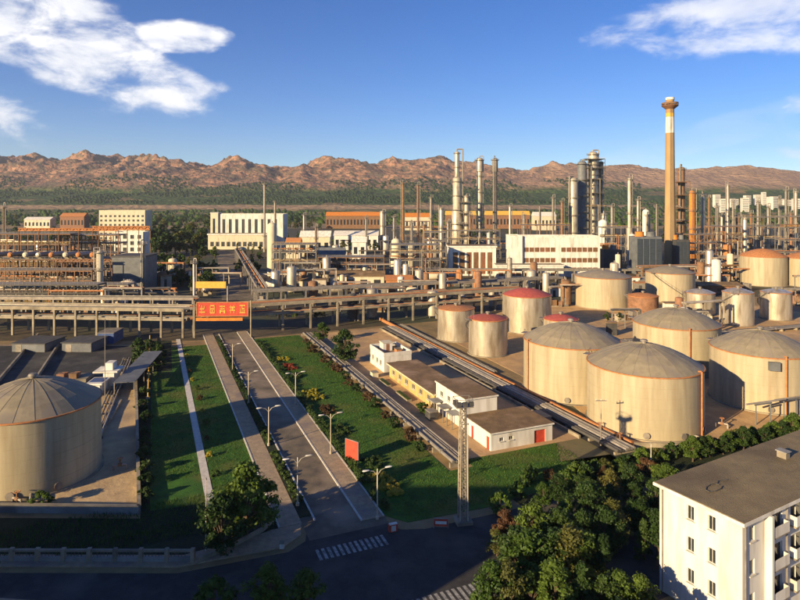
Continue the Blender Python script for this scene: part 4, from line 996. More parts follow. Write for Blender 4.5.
for i in range(14):
    px, py = 139 + 9*(i % 3) + random.uniform(-2, 3), 345 + 2.1*i
    tree(ORD[i] + ' dark bush from the rack in the planted patch beside the left dike', (*P(px, py), 0), random.uniform(2.0, 3.2), 'shrub', i % 3, 1, 'dark bushes beside the left dike', 'shrub', 'shrub')
for i in range(9):
    tree(ORD[i] + ' dark bush from the near end along the outside of the left dike', (*P(144 + random.uniform(-1, 3), 500 - 13*i), 0), random.uniform(1.4, 2.2), 'shrub', i % 3, 1, 'dark bushes beside the left dike', 'shrub', 'shrub')
# grass blades over the lawns
def grass(label, polys, dens, seed, h=.16):
    rs = np.random.RandomState(seed); V = []
    for (s0, s1, t0, t1) in polys:
        n = int((s1-s0)*(t1-t0)*dens); s = rs.uniform(s0, s1, n); t = rs.uniform(t0, t1, n)
        x = s*vx + t*ux; y = s*vy + t*uy; a = rs.uniform(0, 6.283, n); w = rs.uniform(.03, .07, n); hh = h*rs.uniform(.5, 1.4, n)
        dx, dy = np.cos(a)*w, np.sin(a)*w; z = np.full(n, .05); lx, ly = rs.normal(scale=.06, size=n), rs.normal(scale=.06, size=n)
        V.append(np.stack([np.stack([x-dx, y-dy, z], -1), np.stack([x+dx, y+dy, z], -1), np.stack([x+lx, y+ly, z+hh], -1)], 1).reshape(-1, 3))
    V = np.concatenate(V); o = put(mesh_np('grass', V, np.arange(len(V)).reshape(-1, 3), LEAF[0]), 'grass'); tag(o, label, 'grass', kind='stuff')
grass('grass blades of the right lawn', [(29.5, 40.8, 69, 178)], 22, 1)
grass('grass blades of the left lawn strips', [(8, 14.3, 81.5, 176), (0, 6.6, 92, 150)], 22, 2)
grass('grass blades of the lawn before the red-door building', [(45, 62, 71, 81.8), (40.8, 45, 68.8, 79)], 30, 3)
grass('rank weeds of the shaded strip inside the perimeter wall', [(-10, 12, 76, 79), (-22, 8, 78, 86)], 14, 4, .4)
random.seed(8)
# ================================================================ elevated pipe racks across the picture
A0 = (X(-60, 186), 186); A1 = (X(188, 180), 180); B1 = (X(520, 221), 221)
pipe_rack('long concrete pipe rack crossing the left half of the picture', A0, A1, 8.0, 7, 12, seed=1, npipes=9)
pipe_rack('long concrete pipe rack from the red banner to the red-roofed tanks', (A1[0]+1.5, A1[1]+.3), B1, 8.2, 6, 13, seed=2, gap=(.02, .17), npipes=8)
pipe_rack('thinner pipe rack behind the left one', (X(-60, 206), 206), (X(195, 204), 204), 7.2, 4, 13, seed=3, levels=1, npipes=5, m=M['steel'])
pipe_rack('thinner steel pipe rack behind the right one', (X(255, 222), 222), (X(560, 262), 262), 7.0, 4, 14, seed=4, levels=1, npipes=5, m=M['steel'])
pipe_rack('steel pipe rack running away beside the far road', (X(262, 232), 232), (X(238, 420), 420), 7.0, 4, 14, seed=5, levels=1, npipes=4, m=M['steel'])
pipe_rack('steel pipe rack behind the golden tank at far right', (X(640, 300), 300), (X(840, 320), 320), 7.5, 5, 12, seed=6, npipes=6, m=M['steel_brown'])
pipe_rack('steel pipe rack along the foot of the white office block', (X(440, 300), 300), (X(640, 300), 300), 6.0, 4, 12, seed=7, levels=1, npipes=5, m=M['steel'])
# red banner over the avenue
bx, by = X(197, 176), 176.2; bw = X(247, 176) - bx; bz0, bz1 = Z(316, 176), Z(303, 176)
o = thing('banner', 'red banner with five yellow characters hung on the pipe rack above the avenue', 'banner', (bx, by, 0), R(2))
b = MB(); b.box(0, bw, 0, .18, bz0, bz1); b.build('panel', M['red'], o)
b = MB(); t = .25; b.box(-t, 0, -.1, .28, bz0-t, bz1+t); b.box(bw, bw+t, -.1, .28, bz0-t, bz1+t); b.box(0, bw, -.1, .28, bz1, bz1+t); b.box(0, bw, -.1, .28, bz0-t, bz0); b.build('frame', M['rust'], o)
G = [[(0, 9, 1, 10), (4, 0, 5, 10), (1, 5, 9, 6), (0, 1, 10, 2), (8, 5, 9, 9)], [(1, 9, 9, 10), (1, 0, 2, 10), (8, 0, 9, 10), (2, 5, 8, 6), (2, 0, 8, 1), (4, 2, 6, 4)], [(0, 8, 10, 9), (4, 3, 5, 10), (1, 5, 9, 6), (0, 0, 3, 4), (7, 0, 10, 4), (3, 2, 7, 3)],
     [(0, 7, 10, 8), (2, 0, 3, 10), (7, 0, 8, 10), (0, 3, 10, 4), (4, 4, 6, 7)], [(0, 9, 10, 10), (0, 0, 10, 1), (4, 1, 5, 9), (5, 5, 9, 6), (1, 1, 2, 6), (7, 2, 9, 4)]]
cs = bw/5.6; ch = (bz1-bz0)*.62
for i, gl in enumerate(G):
    b = MB(); x0 = bw*(i+.5)/5 - cs*.32; z0 = bz0 + (bz1-bz0)*.19
    for (a, c, e, f) in gl: b.box(x0 + a/10*cs*.64, x0 + max(e, a+1)/10*cs*.64, -.09, -.002, z0 + c/10*ch, z0 + max(f, c+1.2)/10*ch)
    b.build('character', M['yellow'], o)
for e in (-.9, bw+.9): b = MB(); b.tube((e, .3, 0), (e, .3, bz1+.6), .22, 8); b.build('post', M['concrete'], o)
b = MB(); b.box(-.4, bw*.9, -.05, .1, bz0-1.5, bz0-.6); b.build('lower_strip', M['orange'], o)
# yellow beam crane behind the banner
d_ = 226; o = thing('gantry_beam', 'yellow gantry beam on white posts behind the red banner', 'gantry', (X(194, d_), d_, 0), 0)
wq = X(227, d_) - X(197, d_); b = MB(); b.box(.8, wq+.8, -.5, .5, Z(288, d_), Z(281.5, d_)); b.build('beam', M['yellow'], o)
for e in (0, wq+1.4): b = MB(); b.tube((e, 0, 0), (e, 0, Z(277 if e == 0 else 286, d_)), .35, 10); b.build('post', M['white' if e == 0 else 'steel'], o)

# ================================================================ tall chimney
d_ = 353; h = Z(98, d_); o = thing('chimney', 'tall tan chimney with white band and dark platform near its top', 'chimney', (X(670, d_), d_, 0), 0)
def cr_(z): return 3.25 - 1.05*z/h
zb0, zb1, zp = Z(133, d_), Z(117, d_), Z(106, d_)
b = MB(); b.lathe([(cr_(h*i/24), h*i/24) for i in range(25)] + [(cr_(h)-.4, h)], 32); b.build('shaft', M['stack'], o, True)
b = MB(); b.lathe([(cr_(zb0)+.03, zb0), (cr_(zb1)+.03, zb1)], 32); b.build('white_band', M['white'], o, True)
b = MB(); b.lathe([(cr_(zb1)+.03, zb1+.1), (cr_(zb1+2)+.03, zb1+2.2)], 32); b.build('yellow_band', M['yellow'], o, True)
b = MB(); b.lathe([(cr_(zp), zp-2), (cr_(zp)+2.4, zp), (cr_(zp)+2.4, zp+.3), (cr_(zp), zp+.3)], 24); b.build('platform', M['steel_brown'], o)
b = MB(); pr = cr_(zp)+2.3
for e in range(20): a = e*math.pi/10; b.tube((pr*math.cos(a), pr*math.sin(a), zp), (pr*math.cos(a), pr*math.sin(a), zp+1.9), .09, 4)
b.lathe([(pr+.1, zp+1.0), (pr+.1, zp+1.9), (pr-.1, zp+1.9), (pr-.1, zp+1.0), (pr+.1, zp+1.0)], 24); b.build('railing', M['steel_brown'], o)
b = MB(); b.lathe([(cr_(h)+.25, h-1.2), (cr_(h)+.3, h+.2), (cr_(h)-.4, h+.2), (cr_(h)-.5, h-3)], 32); b.build('cap', M['white'], o, True)
b = MB(); a = R(255)
for e in (-.3, .3): b.tube(((3.6)*math.cos(a)-e*math.sin(a), 3.6*math.sin(a)+e*math.cos(a), 0), ((cr_(zp)+.35)*math.cos(a)-e*math.sin(a), (cr_(zp)+.35)*math.sin(a)+e*math.cos(a), zp), .07, 4)
b.build('ladder', M['steel'], o)

# ================================================================ columns and towers
SL, ST_, SB = M['steel_light'], M['steel'], M['steel_brown']
column('tallest pale column left of centre, stepped narrow towards its top', 457, 560, 150, 9, SL, 6, taper=[(1.25, 0), (1.25, .36), (.95, .38), (.95, .72), (.55, .74), (.55, 1)], seed=1)
column('short pale column leaning on the right of the tallest stepped one', 466.5, 556, 195, 5, SL, 3, seed=2)
column('slim pale column right of the stepped one with lamp-like top', 479.5, 575, 157, 5.4, SL, 5, taper=[(1, 0), (1, .85), (1.25, .86), (1.25, 1)], seed=3)
column('slim dark column, rightmost of the three tall centre columns', 495, 575, 157, 4.4, ST_, 5, taper=[(1, 0), (1, .85), (1.3, .86), (1.3, 1)], seed=4)
column('broad cream column left of the dark tower pair', 573, 520, 178, 9, SL, 4, seed=5)
column('dark column between cream column and tall platform tower', 582, 530, 161, 9, M['bluesteel'], 5, seed=6)
column('tall cream column crowned with platforms beside the dark tower', 593, 535, 151, 8.5, SL, 8, seed=7)
column('slim grey column on the right flank of the platform tower', 601, 540, 160, 4.5, ST_, 6, seed=8)
column('cream column with round head left of the tall chimney', 629.5, 360, 176, 4, SL, 3, taper=[(1.5, 0), (1.5, .45), (.9, .46), (.9, 1)], seed=9)
column('brown-grey column right behind the tall chimney', 681.5, 420, 166, 6.5, SB, 6, seed=10)
column('orange column two widths right of the tall chimney', 692, 390, 190, 5.5, M['orange'], 4, seed=11)
column('pale column right of the orange one', 703, 400, 193, 4.2, SL, 4, seed=12)
column('thin pale column in the middle of the right units', 728, 460, 183, 3, SL, 3, seed=13)
column('thin brown column left of the golden tank', 738, 420, 215, 3.6, SB, 3, seed=14)
column('pale squat column above the golden tank', 745, 380, 217, 4, SL, 3, seed=15)
column('thin grey column near the right picture edge', 786, 470, 188, 2.6, ST_, 3, seed=16)
column('thin cream column at the right picture edge', 796, 440, 190, 2.8, SL, 3, seed=17)
column('thin column right of the chimney units, half height', 717, 440, 205, 3, ST_, 3, seed=18)
column('grey column behind the golden tank', 758, 480, 200, 2.6, ST_, 3, seed=19)
column('pale column left of the stepped column, half its height', 441, 420, 207, 4, SL, 3, seed=20)
column('pale broad column behind the orange sheds left of centre', 382.5, 520, 211, 5, SL, 3, seed=21)
column('thin column left of centre reaching the green belt', 403, 520, 181, 2.6, SB, 3, seed=22)
column('thin brown column right of its twin left of centre', 418, 540, 183, 2.4, SB, 3, seed=23)
column('slender column between the twins and the stepped column', 431, 480, 196, 2.4, ST_, 3, seed=24)
column('tall thin mast-like vent before the long white factory', 264.5, 480, 182, 2.2, ST_, 2, pipe=False, name='vent_mast', seed=25)
column('short vent mast right beside the tall one before the white factory', 275, 500, 200, 2.0, ST_, 2, pipe=False, name='vent_mast', seed=26)
column('yellow column standing behind the left pipe rack', 100, 248, 251, 6.5, M['cream'], 3, seed=27)
column('thin grey column at the right end of the left process unit', 144, 262, 243, 2.6, ST_, 2, seed=28)
column('slim grey column right of the grey dark shed', 194, 250, 262, 2.4, SL, 2, seed=29)
column('thin column behind the white office block roof', 553, 500, 196, 2.2, ST_, 2, seed=30)
column('thin column left of the cream column of the tower pair', 562, 470, 200, 2.4, SB, 2, seed=31)
column('thin column between tower pair and chimney', 612, 480, 205, 2.6, ST_, 3, seed=32)
column('short pale column right of the tower pair', 604, 420, 213, 5, SL, 2, seed=33)
column('short stout column near the chimney foot', 648, 380, 214, 4.5, SL, 2, seed=34)
column('thin column at the far left edge', 4, 330, 205, 2.0, SB, 2, seed=35)
for i, (px, d2, yt, w2) in enumerate([(448, 470, 221, 2.6), (470, 430, 214, 2.4), (510, 520, 205, 2.2), (524, 480, 214, 2.4), (540, 500, 208, 2.0), (638, 470, 198, 2.4), (657, 440, 206, 2.6), (709, 500, 196, 2.2), (722, 430, 214, 2.8), (733, 520, 200, 2.0), (751, 430, 212, 2.6), (768, 460, 205, 2.2), (779, 500, 197, 2.0), (791, 420, 212, 2.6), (412, 460, 222, 2.4), (394, 480, 216, 2.2), (424, 430, 224, 2.6), (304, 470, 214, 2.0), (366, 500, 217, 2.0), (316, 430, 226, 2.2)]):
    column(ORD[i] + ' column' if False else ('slender %s column rising %s' % (['grey', 'brown', 'pale'][i % 3], ['left of the stepped column foot', 'behind the annex roof', 'just behind the office stair tower', 'above the office windows', 'over the middle of the office roof', 'between cooler and tower pair', 'just left of the chimney', 'right of the pale column by the chimney', 'behind the scaffolded right units', 'mid-way to the golden tank', 'left over the golden tank', 'over the golden tank roof', 'right over the golden tank', 'right of the golden tank', 'left of the slender twins', 'left behind the orange sheds', 'between the twins low down', 'right of the white factory', 'over the orange sheds', 'right of the vent masts low down'][i])), px, d2, yt, w2, [ST_, SB, SL][i % 3], 2 + i % 2, seed=60+i, group='slender background columns')
# platform tower structure around the tall cream column
frame_unit('dark steel platform tower around the tall cream column', X(585, 527), X(605, 527), 527, 14, [12, 24, 36, 48, 60, 70, 78], 2, M['steel_dark'], 71, 10, name='platform_tower')
frame_unit('steel framework between stepped column and its short neighbour', X(459, 549), X(472, 549), 549, 8, [10, 20, 30, 40], 1, ST_, 72, 6, name='platform_tower')
frame_unit('brown scaffold tower behind the tall chimney', X(676, 412), X(690, 412), 412, 9, [9, 18, 27, 36, 45, 54], 1, SB, 73, 8, name='platform_tower')

# ================================================================ process units (open frames), left to right
units = [
 ('long brown steel unit at the far left carrying a row of exchangers', -12, 62, 262, 9, [4.5, 9.5, 15], 9, SB, 14),
 ('brown steel unit left of the yellow column with red girder', 64, 112, 266, 9, [4.5, 9.5, 15], 6, SB, 12),
 ('low grey steel unit behind the left rack at the picture edge', -10, 60, 232, 6, [4, 8], 8, ST_, 10),
 ('low grey steel unit around the yellow column', 68, 128, 236, 6, [4, 7.5], 6, ST_, 10),
 ('tall brown steel unit right behind the exchanger row', -14, 70, 284, 10, [5, 10, 15, 20, 25], 12, SB, 26),
 ('tall brown steel unit behind the yellow column', 60, 118, 292, 10, [5, 10, 15, 20, 24], 8, SB, 22),
 ('dark steel unit close behind the left rack', -12, 98, 218, 6, [3.5, 7, 10], 14, M['steel_dark'], 24),
 ('brown steel unit between left rack and exchanger row', -12, 92, 246, 8, [4, 8, 12], 12, SB, 24),
 ('open steel unit behind the far left one', -10, 90, 330, 10, [6, 12, 18], 8, SB, 10),
 ('grey multi-deck unit right of the far road', 272, 316, 300, 10, [5, 10, 15, 19], 5, ST_, 14),
 ('brown-roofed steel unit left of centre', 318, 384, 300, 9, [4.5, 9, 12.5], 7, SB, 14),
 ('grey steel unit right of the brown-roofed one', 390, 440, 310, 9, [5, 10, 14, 18], 5, ST_, 14),
 ('small steel unit left of the white annex', 424, 446, 340, 8, [6, 12, 18, 23], 2, ST_, 8),
 ('steel unit behind the annex roof', 448, 500, 420, 9, [7, 14, 20], 5, ST_, 10),
 ('steel unit behind the office block', 520, 570, 420, 9, [8, 16, 24], 5, SB, 10),
 ('steel unit right of the office block', 602, 640, 380, 10, [6, 12, 18, 24], 4, ST_, 12),
 ('rusty steel unit right of the chimney', 690, 716, 350, 8, [5, 10, 16, 21], 3, SB, 12),
 ('rusty steel unit left of the golden tank', 712, 742, 370, 9, [5, 10, 15, 20, 25], 3, SB, 12),
 ('pale steel unit behind the golden tank', 742, 786, 400, 9, [8, 16, 24, 30], 4, ST_, 12),
 ('pale steel unit at the right picture edge', 784, 830, 380, 9, [8, 16, 24, 31], 4, ST_, 12),
 ('steel unit behind the far right ones', 700, 800, 520, 9, [9, 18, 27], 8, SB, 10),
 ('steel unit far behind the stepped column', 400, 450, 560, 9, [8, 16, 22], 5, SB, 8),
]
for i, (lab, a, c, d2, dp, lv, by_, m, np_) in enumerate(units):
    frame_unit(lab, X(a, d2), X(c, d2), d2, dp, lv, by_, m, 200+i, np_)
# girders on the left unit
for i, (a, c, d2, y0, y1, m, lab) in enumerate([(18, 118, 275, 231, 228, 'rust', 'long orange-red girder along the top of the left process units'), (55, 110, 258, 262, 259, 'steel_brown', 'brown girder below the exchanger row'), (92, 150, 290, 230, 226, 'rust', 'rusty girder in front of the tan block')]):
    o = thing('girder', lab, 'girder', (X(a, d2), d2, 0), 0); w2 = X(c, d2)-X(a, d2); z0, z1 = Z(y0, d2), Z(y1, d2)
    b = MB(); b.box(0, w2, -.2, .2, z1-.3, z1); b.box(0, w2, -.2, .2, z0, z0+.3); n = max(4, int(w2/3))
    for q in range(n): b.tube((w2*q/n, 0, z0+.15), (w2*(q+.5)/n, 0, z1-.15), .12, 5); b.tube((w2*(q+.5)/n, 0, z1-.15), (w2*(q+1)/n, 0, z0+.15), .12, 5)
    b.build('truss', M[m], o)
    b = MB(); b.box(.2, w2-.2, .21, .3, z0+.1, z1-.1); b.build('web', M[m], o)
    for q in range(6): b = MB(); b.tube((w2*q/5, .5, 0), (w2*q/5, .5, z0+.2), .2, 6); b.build('post', M['steel_brown'], o)
# exchanger heads in a row
cols_ = [('pinkish', 'rust'), ('whitish', 'cream'), ('pale', 'steel_light'), ('salmon', 'rust'), ('cream', 'cream'), ('rosy', 'rust'), ('reddish', 'rust'), ('pink', 'rust')]
for i, px in enumerate([11, 26, 39, 52, 66, 79, 93, -2]):
    d2 = 262; c, mm = cols_[i]; lab = (ORD[i] + ' exchanger from the left in the row on the left unit, ' + c + ' end cover') if px > 0 else 'pink exchanger cut by the left picture edge'
    o = thing('heat_exchanger', lab, 'exchanger', (X(px, d2), d2-.8, 15.1), R(90), 'row of exchangers on the left process unit')
    r = 1.05; ln = 9; b = MB(); b.lathe([(r, .4), (r, ln)], 18); b.v = [(z_, x, y + r + .8) for (x, y, z_) in b.v]; b.build('shell', M['pipe'], o, True)
    b = MB(); b.lathe([(.02, -.5), (r*.7, -.35), (r*.98, .0), (r*1.12, .1), (r*1.12, .42), (r, .42)], 18); b.v = [(z_, x, y + r + .8) for (x, y, z_) in b.v]; b.build('end_cover', M[mm], o, True)
    for e in (1.5, 7): b = MB(); b.box(e, e+.4, -1, 1, 0, 1.1); b.build('saddle', M['concrete'], o)
# vessels
tank('small yellow-capped tank behind the left pipe rack', 35, 254, 2.6, 7.3, .8, shell=M['cream'], roof=M['yellow'], **S1)
rsd = random.Random(5)
vs = [(20, 240, 'behind the rack at far left'), (66, 244, 'left of the yellow column'), (86, 228, 'low before the yellow column'), (124, 250, 'right of the yellow column'), (300, 290, 'before the multi-deck unit'), (340, 292, 'before the brown-roofed unit'), (365, 290, 'right under the brown-roofed unit'), (405, 296, 'before the grey centre unit'), (432, 300, 'left of the white annex'), (618, 330, 'left of the dark cooler'), (634, 340, 'at the foot of the round-headed column'), (700, 330, 'right of the chimney foot'), (722, 335, 'left under the golden tank'), (690, 300, 'before the chimney foot'), (716, 270, 'behind the slim silver twins'), (546, 250, 'left of the stair tank cluster'), (462, 240, 'behind the silver tank'), (412, 250, 'behind the parapet building rack')]
for i, (px, d2, lab) in enumerate(vs):
    m = M[rsd.choice(['steel_light', 'cream', 'white', 'pipe', 'tank_silver'])]
    if i % 3: vessel('horizontal drum ' + lab, (X(px, d2), d2, 0), rsd.uniform(5, 9), rsd.uniform(1.0, 1.7), rsd.choice([0, R(90), R(20)]), m)
    else: silo('upright vessel ' + lab, (X(px, d2), d2, 0), rsd.uniform(1.2, 2.0), rsd.uniform(6, 11), m)
for i, (px, d2, h2, r2, lab) in enumerate([(603, 400, 26, 3.0, 'white-domed upright vessel right of the tower pair'), (632, 345, 20, 2.2, 'white upright vessel under the round-headed column'), (646, 420, 33, 2.4, 'white ball-topped vessel left of the chimney'), (396, 330, 18, 2.6, 'cream upright vessel left of the annex'), (410, 335, 15, 2.6, 'pale upright vessel beside the cream one'), (272, 320, 27, 2.6, 'tall cream vessel at the left end of the multi-deck unit')]):
    silo(lab, (X(px, d2), d2, 0), r2, h2, M['white' if 'white' in lab else 'cream'], dome=.8)
# dark cooler blocks
def cooler(label, a, c, d2, yt, m, dp=12):
    w2 = X(c, d2)-X(a, d2); h2 = Z(yt, d2); o = thing('cooling_tower', label, 'cooling tower', (X(a, d2), d2, 0), 0, 'dark cooling towers'); n = 4
    b = MB(); b.box(0, w2, 0, dp, 0, h2); b.build('casing', m, o)
    for i in range(n): b = MB(); b.box(w2*i/n+.25, w2*(i+1)/n-.25, -.18, -.003, 1, h2-1); b.build('louvre_panel', M['cool'], o)
    for i in range(2): b = MB(); b.lathe([(w2*.19, h2), (w2*.17, h2+1.6), (w2*.18, h2+2.6), (w2*.15, h2+2.6)], 20, w2*(.27+.46*i), dp/2); b.build('fan_stack', M['orange' if i == 0 else 'bluesteel'], o, True)
cooler('dark blue louvred cooling tower left of the chimney foot', 637, 662, 330, 237, M['bluesteel'])
cooler('dark louvred block below the tower pair at the office end', 604, 622, 345, 250, M['steel_dark'])
cooler('dark louvred block right of the chimney foot', 676, 690, 345, 240, M['steel_dark'])
# dark shed with a big curved duct, left
d2 = 262; o = box_thing('process_hall', 'dark grey sheet-clad hall left of the tree clump', 'building', (X(112, d2), d2, 0), 0, [('wall', M['bluesteel'], [(0, 14, 0, 14, 0, 16)]), ('roof', M['steel_dark'], [(-.4, 14.4, -.4, 14.4, 16, 16.5)]), ('door', M['steel_dark'], [(5, 9, -.06, -.003, 0, 5)])])
o = thing('duct', 'fat grey curved duct in front of the dark hall', 'duct', (X(129, 250), 250, 0), 0)
b = MB(); pts = [(-2.6 + 0*i, 0, .1) for i in range(1)] + [(-2.6*math.cos(R(15*i)), 0, 4.2 + 2.6*math.sin(R(15*i))) for i in range(13)] + [(2.6, 0, .1)]; b.path(pts, 1.1, 12); b.build('bend', M['pipe'], o, True)
b = MB(); b.box(-4, 4, -1.6, 1.6, 0, .5); b.build('plinth', M['concrete'], o)

# ================================================================ buildings of the plant
# white office block with brown window bands
d2 = 320; fx = lambda px: X(px, d2); H_ = Z(237.5, d2); w2 = fx(600)-fx(522)
ops = []
for k, (y0, y1) in enumerate(((252, 247.5), (262.5, 258), (270.5, 267.5))):
    for i in [q for q in range(14) if q != 6]: x0 = 1.0 + (w2-2)*i/14 + .15; ops.append((x0, x0 + (w2-2)/14 - .3, Z(y0, d2), Z(y1, d2)))
building('office_block', 'long white office block with brown ribbon windows right of centre', 'building', (fx(522), d2, 0), 0, w2, 14, H_, M['white'], M['flatroof'], front=ops, pane=M['shutter'], framem=M['steel_brown'], parapet=.8, sill=False)
building('office_block', 'white stair tower at the left end of the office block', 'building', (fx(510), d2-1.5, 0), 0, fx(522)-fx(510)-.1, 14, H_+.5, M['white'], M['flatroof'], front=[(2.4, 4.0, 3, 5)], parapet=.6)
b_w = fx(559)-fx(494); building('annex', 'low white wing at the foot of the office block', 'building', (fx(494), d2-9, 0), 0, b_w, 7.3, Z(266, d2-9), M['white'], M['concrete'], front=[(1+3.0*i, 3.6+3.0*i, 1.8, 3.4) for i in range(10)], pane=M['shutter'], framem=M['steel_brown'], eave=.5, slab=.6)
d3 = 325; w3 = X(496, d3)-X(449, d3); h3 = Z(247.5, d3)
ops = [(1.6 + (w3-3)*i/6 + .5, 1.6 + (w3-3)*(i+1)/6 - .5, 1.0, h3-2.6) for i in range(6)]
building('turbine_hall', 'white-framed hall with tall brown bays left of the office block', 'building', (X(449, d3), d3, 0), 0, w3, 12, h3, M['white'], M['brownroof'], front=ops, left=[(3, 5, 2, 8), (7, 9, 2, 8)], pane=M['shutter'], framem=M['steel_brown'], eave=.5, slab=.9, sill=False)
# long white factory, left of centre
d4 = 520; w4 = X(283, d4)-X(212, d4); h4 = Z(215, d4)
building('factory', 'long cream-white factory building with tall windows left of centre', 'building', (X(212, d4), d4, 0), 0, w4, 22, h4, M['white'], M['flatroof'], front=[(9+5.6*i, 11.6+5.6*i, 13, h4-3.5) for i in range(9)] + [(9+5.6*i, 11.6+5.6*i, 3, 8) for i in range(9)], right=[(4, 7, 8, 20), (12, 15, 8, 20)], parapet=1.0)
box_thing('factory_tower', 'stair tower at the left end of the cream-white factory', 'tower', (X(210.5, d4-1.5), d4-1.5, 0), 0, [('wall', M['cream'], [(0, 6.5, 0, 10, 0, h4+1.6)]), ('roof', M['white'], [(-.3, 6.8, -.3, 10.3, h4+1.6, h4+2.2)]), ('window', M['glass'], [(2, 4, -.05, -.003, 4, h4-3)])])
building('factory_wing', 'low white wing in front of the cream-white factory', 'building', (X(208, d4-14), d4-14, 0), 0, X(266, d4-14)-X(208, d4-14), 11, Z(235, d4-14), M['cream'], M['concrete'], front=[(2+4.6*i, 5+4.6*i, 2.5, 6.5) for i in range(10)], eave=.6, slab=1.1, fascia=M['white'])
# blocks at far left
d5 = 560; building('office_block', 'tan block behind the left process units', 'building', (X(99, d5), d5, 0), 0, X(145, d5)-X(99, d5), 16, Z(211, d5), M['cream'], M['flatroof'], front=grid_openings(X(145, d5)-X(99, d5), 7, 4.1, 10, 2.2, 2, 1.2), parapet=.8)
d5 = 420; building('office_block', 'small white block in front of the tan one', 'building', (X(114, d5), d5, 0), 0, X(143, d5)-X(114, d5), 12, Z(233, d5), M['white'], M['flatroof'], front=grid_openings(X(143, d5)-X(114, d5), 4, 4.4, 4, 2.6, 2.8, 1.0), parapet=.8)
# sheds and halls
halls = [(326, 380, 900, 212, 'orange', 'orange-roofed shed row behind the left centre columns', 'steel_brown'), (405, 432, 850, 213, 'orange', 'small orange shed between the slender twins', 'cream'), (446, 476, 900, 211, 'yellow', 'yellow-roofed shed behind the stepped column', 'steel_brown'), (486, 530, 900, 211, 'yellow', 'long yellow-roofed shed behind the slim columns', 'steel_brown'),
         (534, 556, 850, 212, 'white', 'white-roofed shed left of the tower pair', 'cream'), (300, 330, 440, 231, 'white', 'white shed right of the cream-white factory', 'cream'), (352, 366, 420, 237, 'white', 'tiny bright white hut behind the brown-roofed unit', 'white'), (334, 378, 500, 231, 'white', 'long thin white canopy below the orange sheds', 'white'), (286, 300, 420, 238, 'rust', 'brown gabled shed right of the white factory wing', 'cream'),
         (318, 344, 320, 248, 'bluesteel', 'grey-blue shed behind the brown-roofed unit', 'bluesteel'), (288, 318, 270, 277, 'brownroof', 'low cream workshop behind the right rack', 'cream'), (330, 384, 276, 272, 'brownroof', 'long cream workshop with brown roof behind the right rack', 'cream'), (386, 412, 268, 276, 'rust', 'low brick-roofed hut behind the right rack', 'rust'), (640, 700, 280, 279, 'concrete', 'long low concrete shelter in front of the chimney foot', 'concrete'), (700, 742, 262, 283, 'brownroof', 'low brown shelter left below the golden tank', 'steel_brown'),
         (60, 84, 900, 213, 'rust', 'rust-roofed shed left of the tan block', 'steel_brown'), (24, 50, 900, 217, 'white', 'grey-white shed at far left behind the process units', 'steel_light'), (148, 180, 300, 271, 'bluesteel', 'low grey shed under the tree clump', 'bluesteel'), (430, 520, 285, 283, 'concrete', 'long low grey shelter behind the red-roofed tank', 'concrete_grey')]
for (a, c, d2, yt, rm, lab, wm) in halls:
    w2 = X(c, d2)-X(a, d2); h2 = Z(yt, d2); dp = max(8, min(16, w2*.5)); o = thing('shed', lab, 'shed', (X(a, d2), d2, 0), 0, 'sheds of the plant')
    e = h2*.78; b = MB(); b.prism([(0, 0), (w2, 0), (w2, dp), (0, dp)], 0, e)
    b.build('wall', M[wm], o)
    b = MB(); y0, y1 = -.6, dp+.6; b.quad((-.5, y0, e), (w2+.5, y0, e), (w2+.5, dp/2, h2), (-.5, dp/2, h2)); b.quad((-.5, dp/2, h2), (w2+.5, dp/2, h2), (w2+.5, y1, e), (-.5, y1, e)); b.quad((-.5, y0, e), (-.5, dp/2, h2), (-.5, y1, e)); b.quad((w2+.5, y0, e), (w2+.5, y1, e), (w2+.5, dp/2, h2)); b.quad((-.5, y0, e-.3), (w2+.5, y0, e-.3), (w2+.5, y0, e), (-.5, y0, e)); b.quad((-.5, y0, e-.3), (-.5, y1, e-.3), (w2+.5, y1, e-.3), (w2+.5, y0, e-.3)); b.build('roof', M[rm], o)
    n = max(2, int(w2/5))
    wm_ = MB(); wm_.box(0, w2/n*.5, -.06, -.004, 0, e*.4); wme = wm_.mesh('window', M['glass'])
    for i in range(n): put(wme, 'window', o, (w2*(i+.25)/n, 0, e*.3))
# town blocks at the foot of the right hills
rst = random.Random(3)
for i in range(14):
    px = 716 + 6.4*i + rst.uniform(-2, 2); d2 = 1900 + rst.uniform(-150, 350); x = X(px, d2); z0 = float(hills_height(np.array([x]), np.array([d2]))[0]); h2 = Z(rst.uniform(191, 200), d2) - z0; w2 = rst.uniform(10, 26)
    o = thing('town_block', ORD[i] + ' from the left of the pale town blocks below the right hills', 'building', (x, d2, z0-1), rst.uniform(-.3, .3), 'pale town blocks below the hills')
    b = MB(); b.box(0, w2, 0, 14, 0, h2); b.build('wall', M['white'], o); b = MB(); b.box(-.4, w2+.4, -.4, 14.4, h2, h2+1); b.build('roof', M['concrete'], o)
    nf = max(2, int(h2/5)); wb = MB(); wb.box(1.2, w2-1.2, -.2, -.01, 0, 1.9); wbm = wb.mesh('window_band', M['glass'])
    for k in range(nf): put(wbm, 'window_band', o, (0, 0, 1.5 + k*(h2-2)/nf))

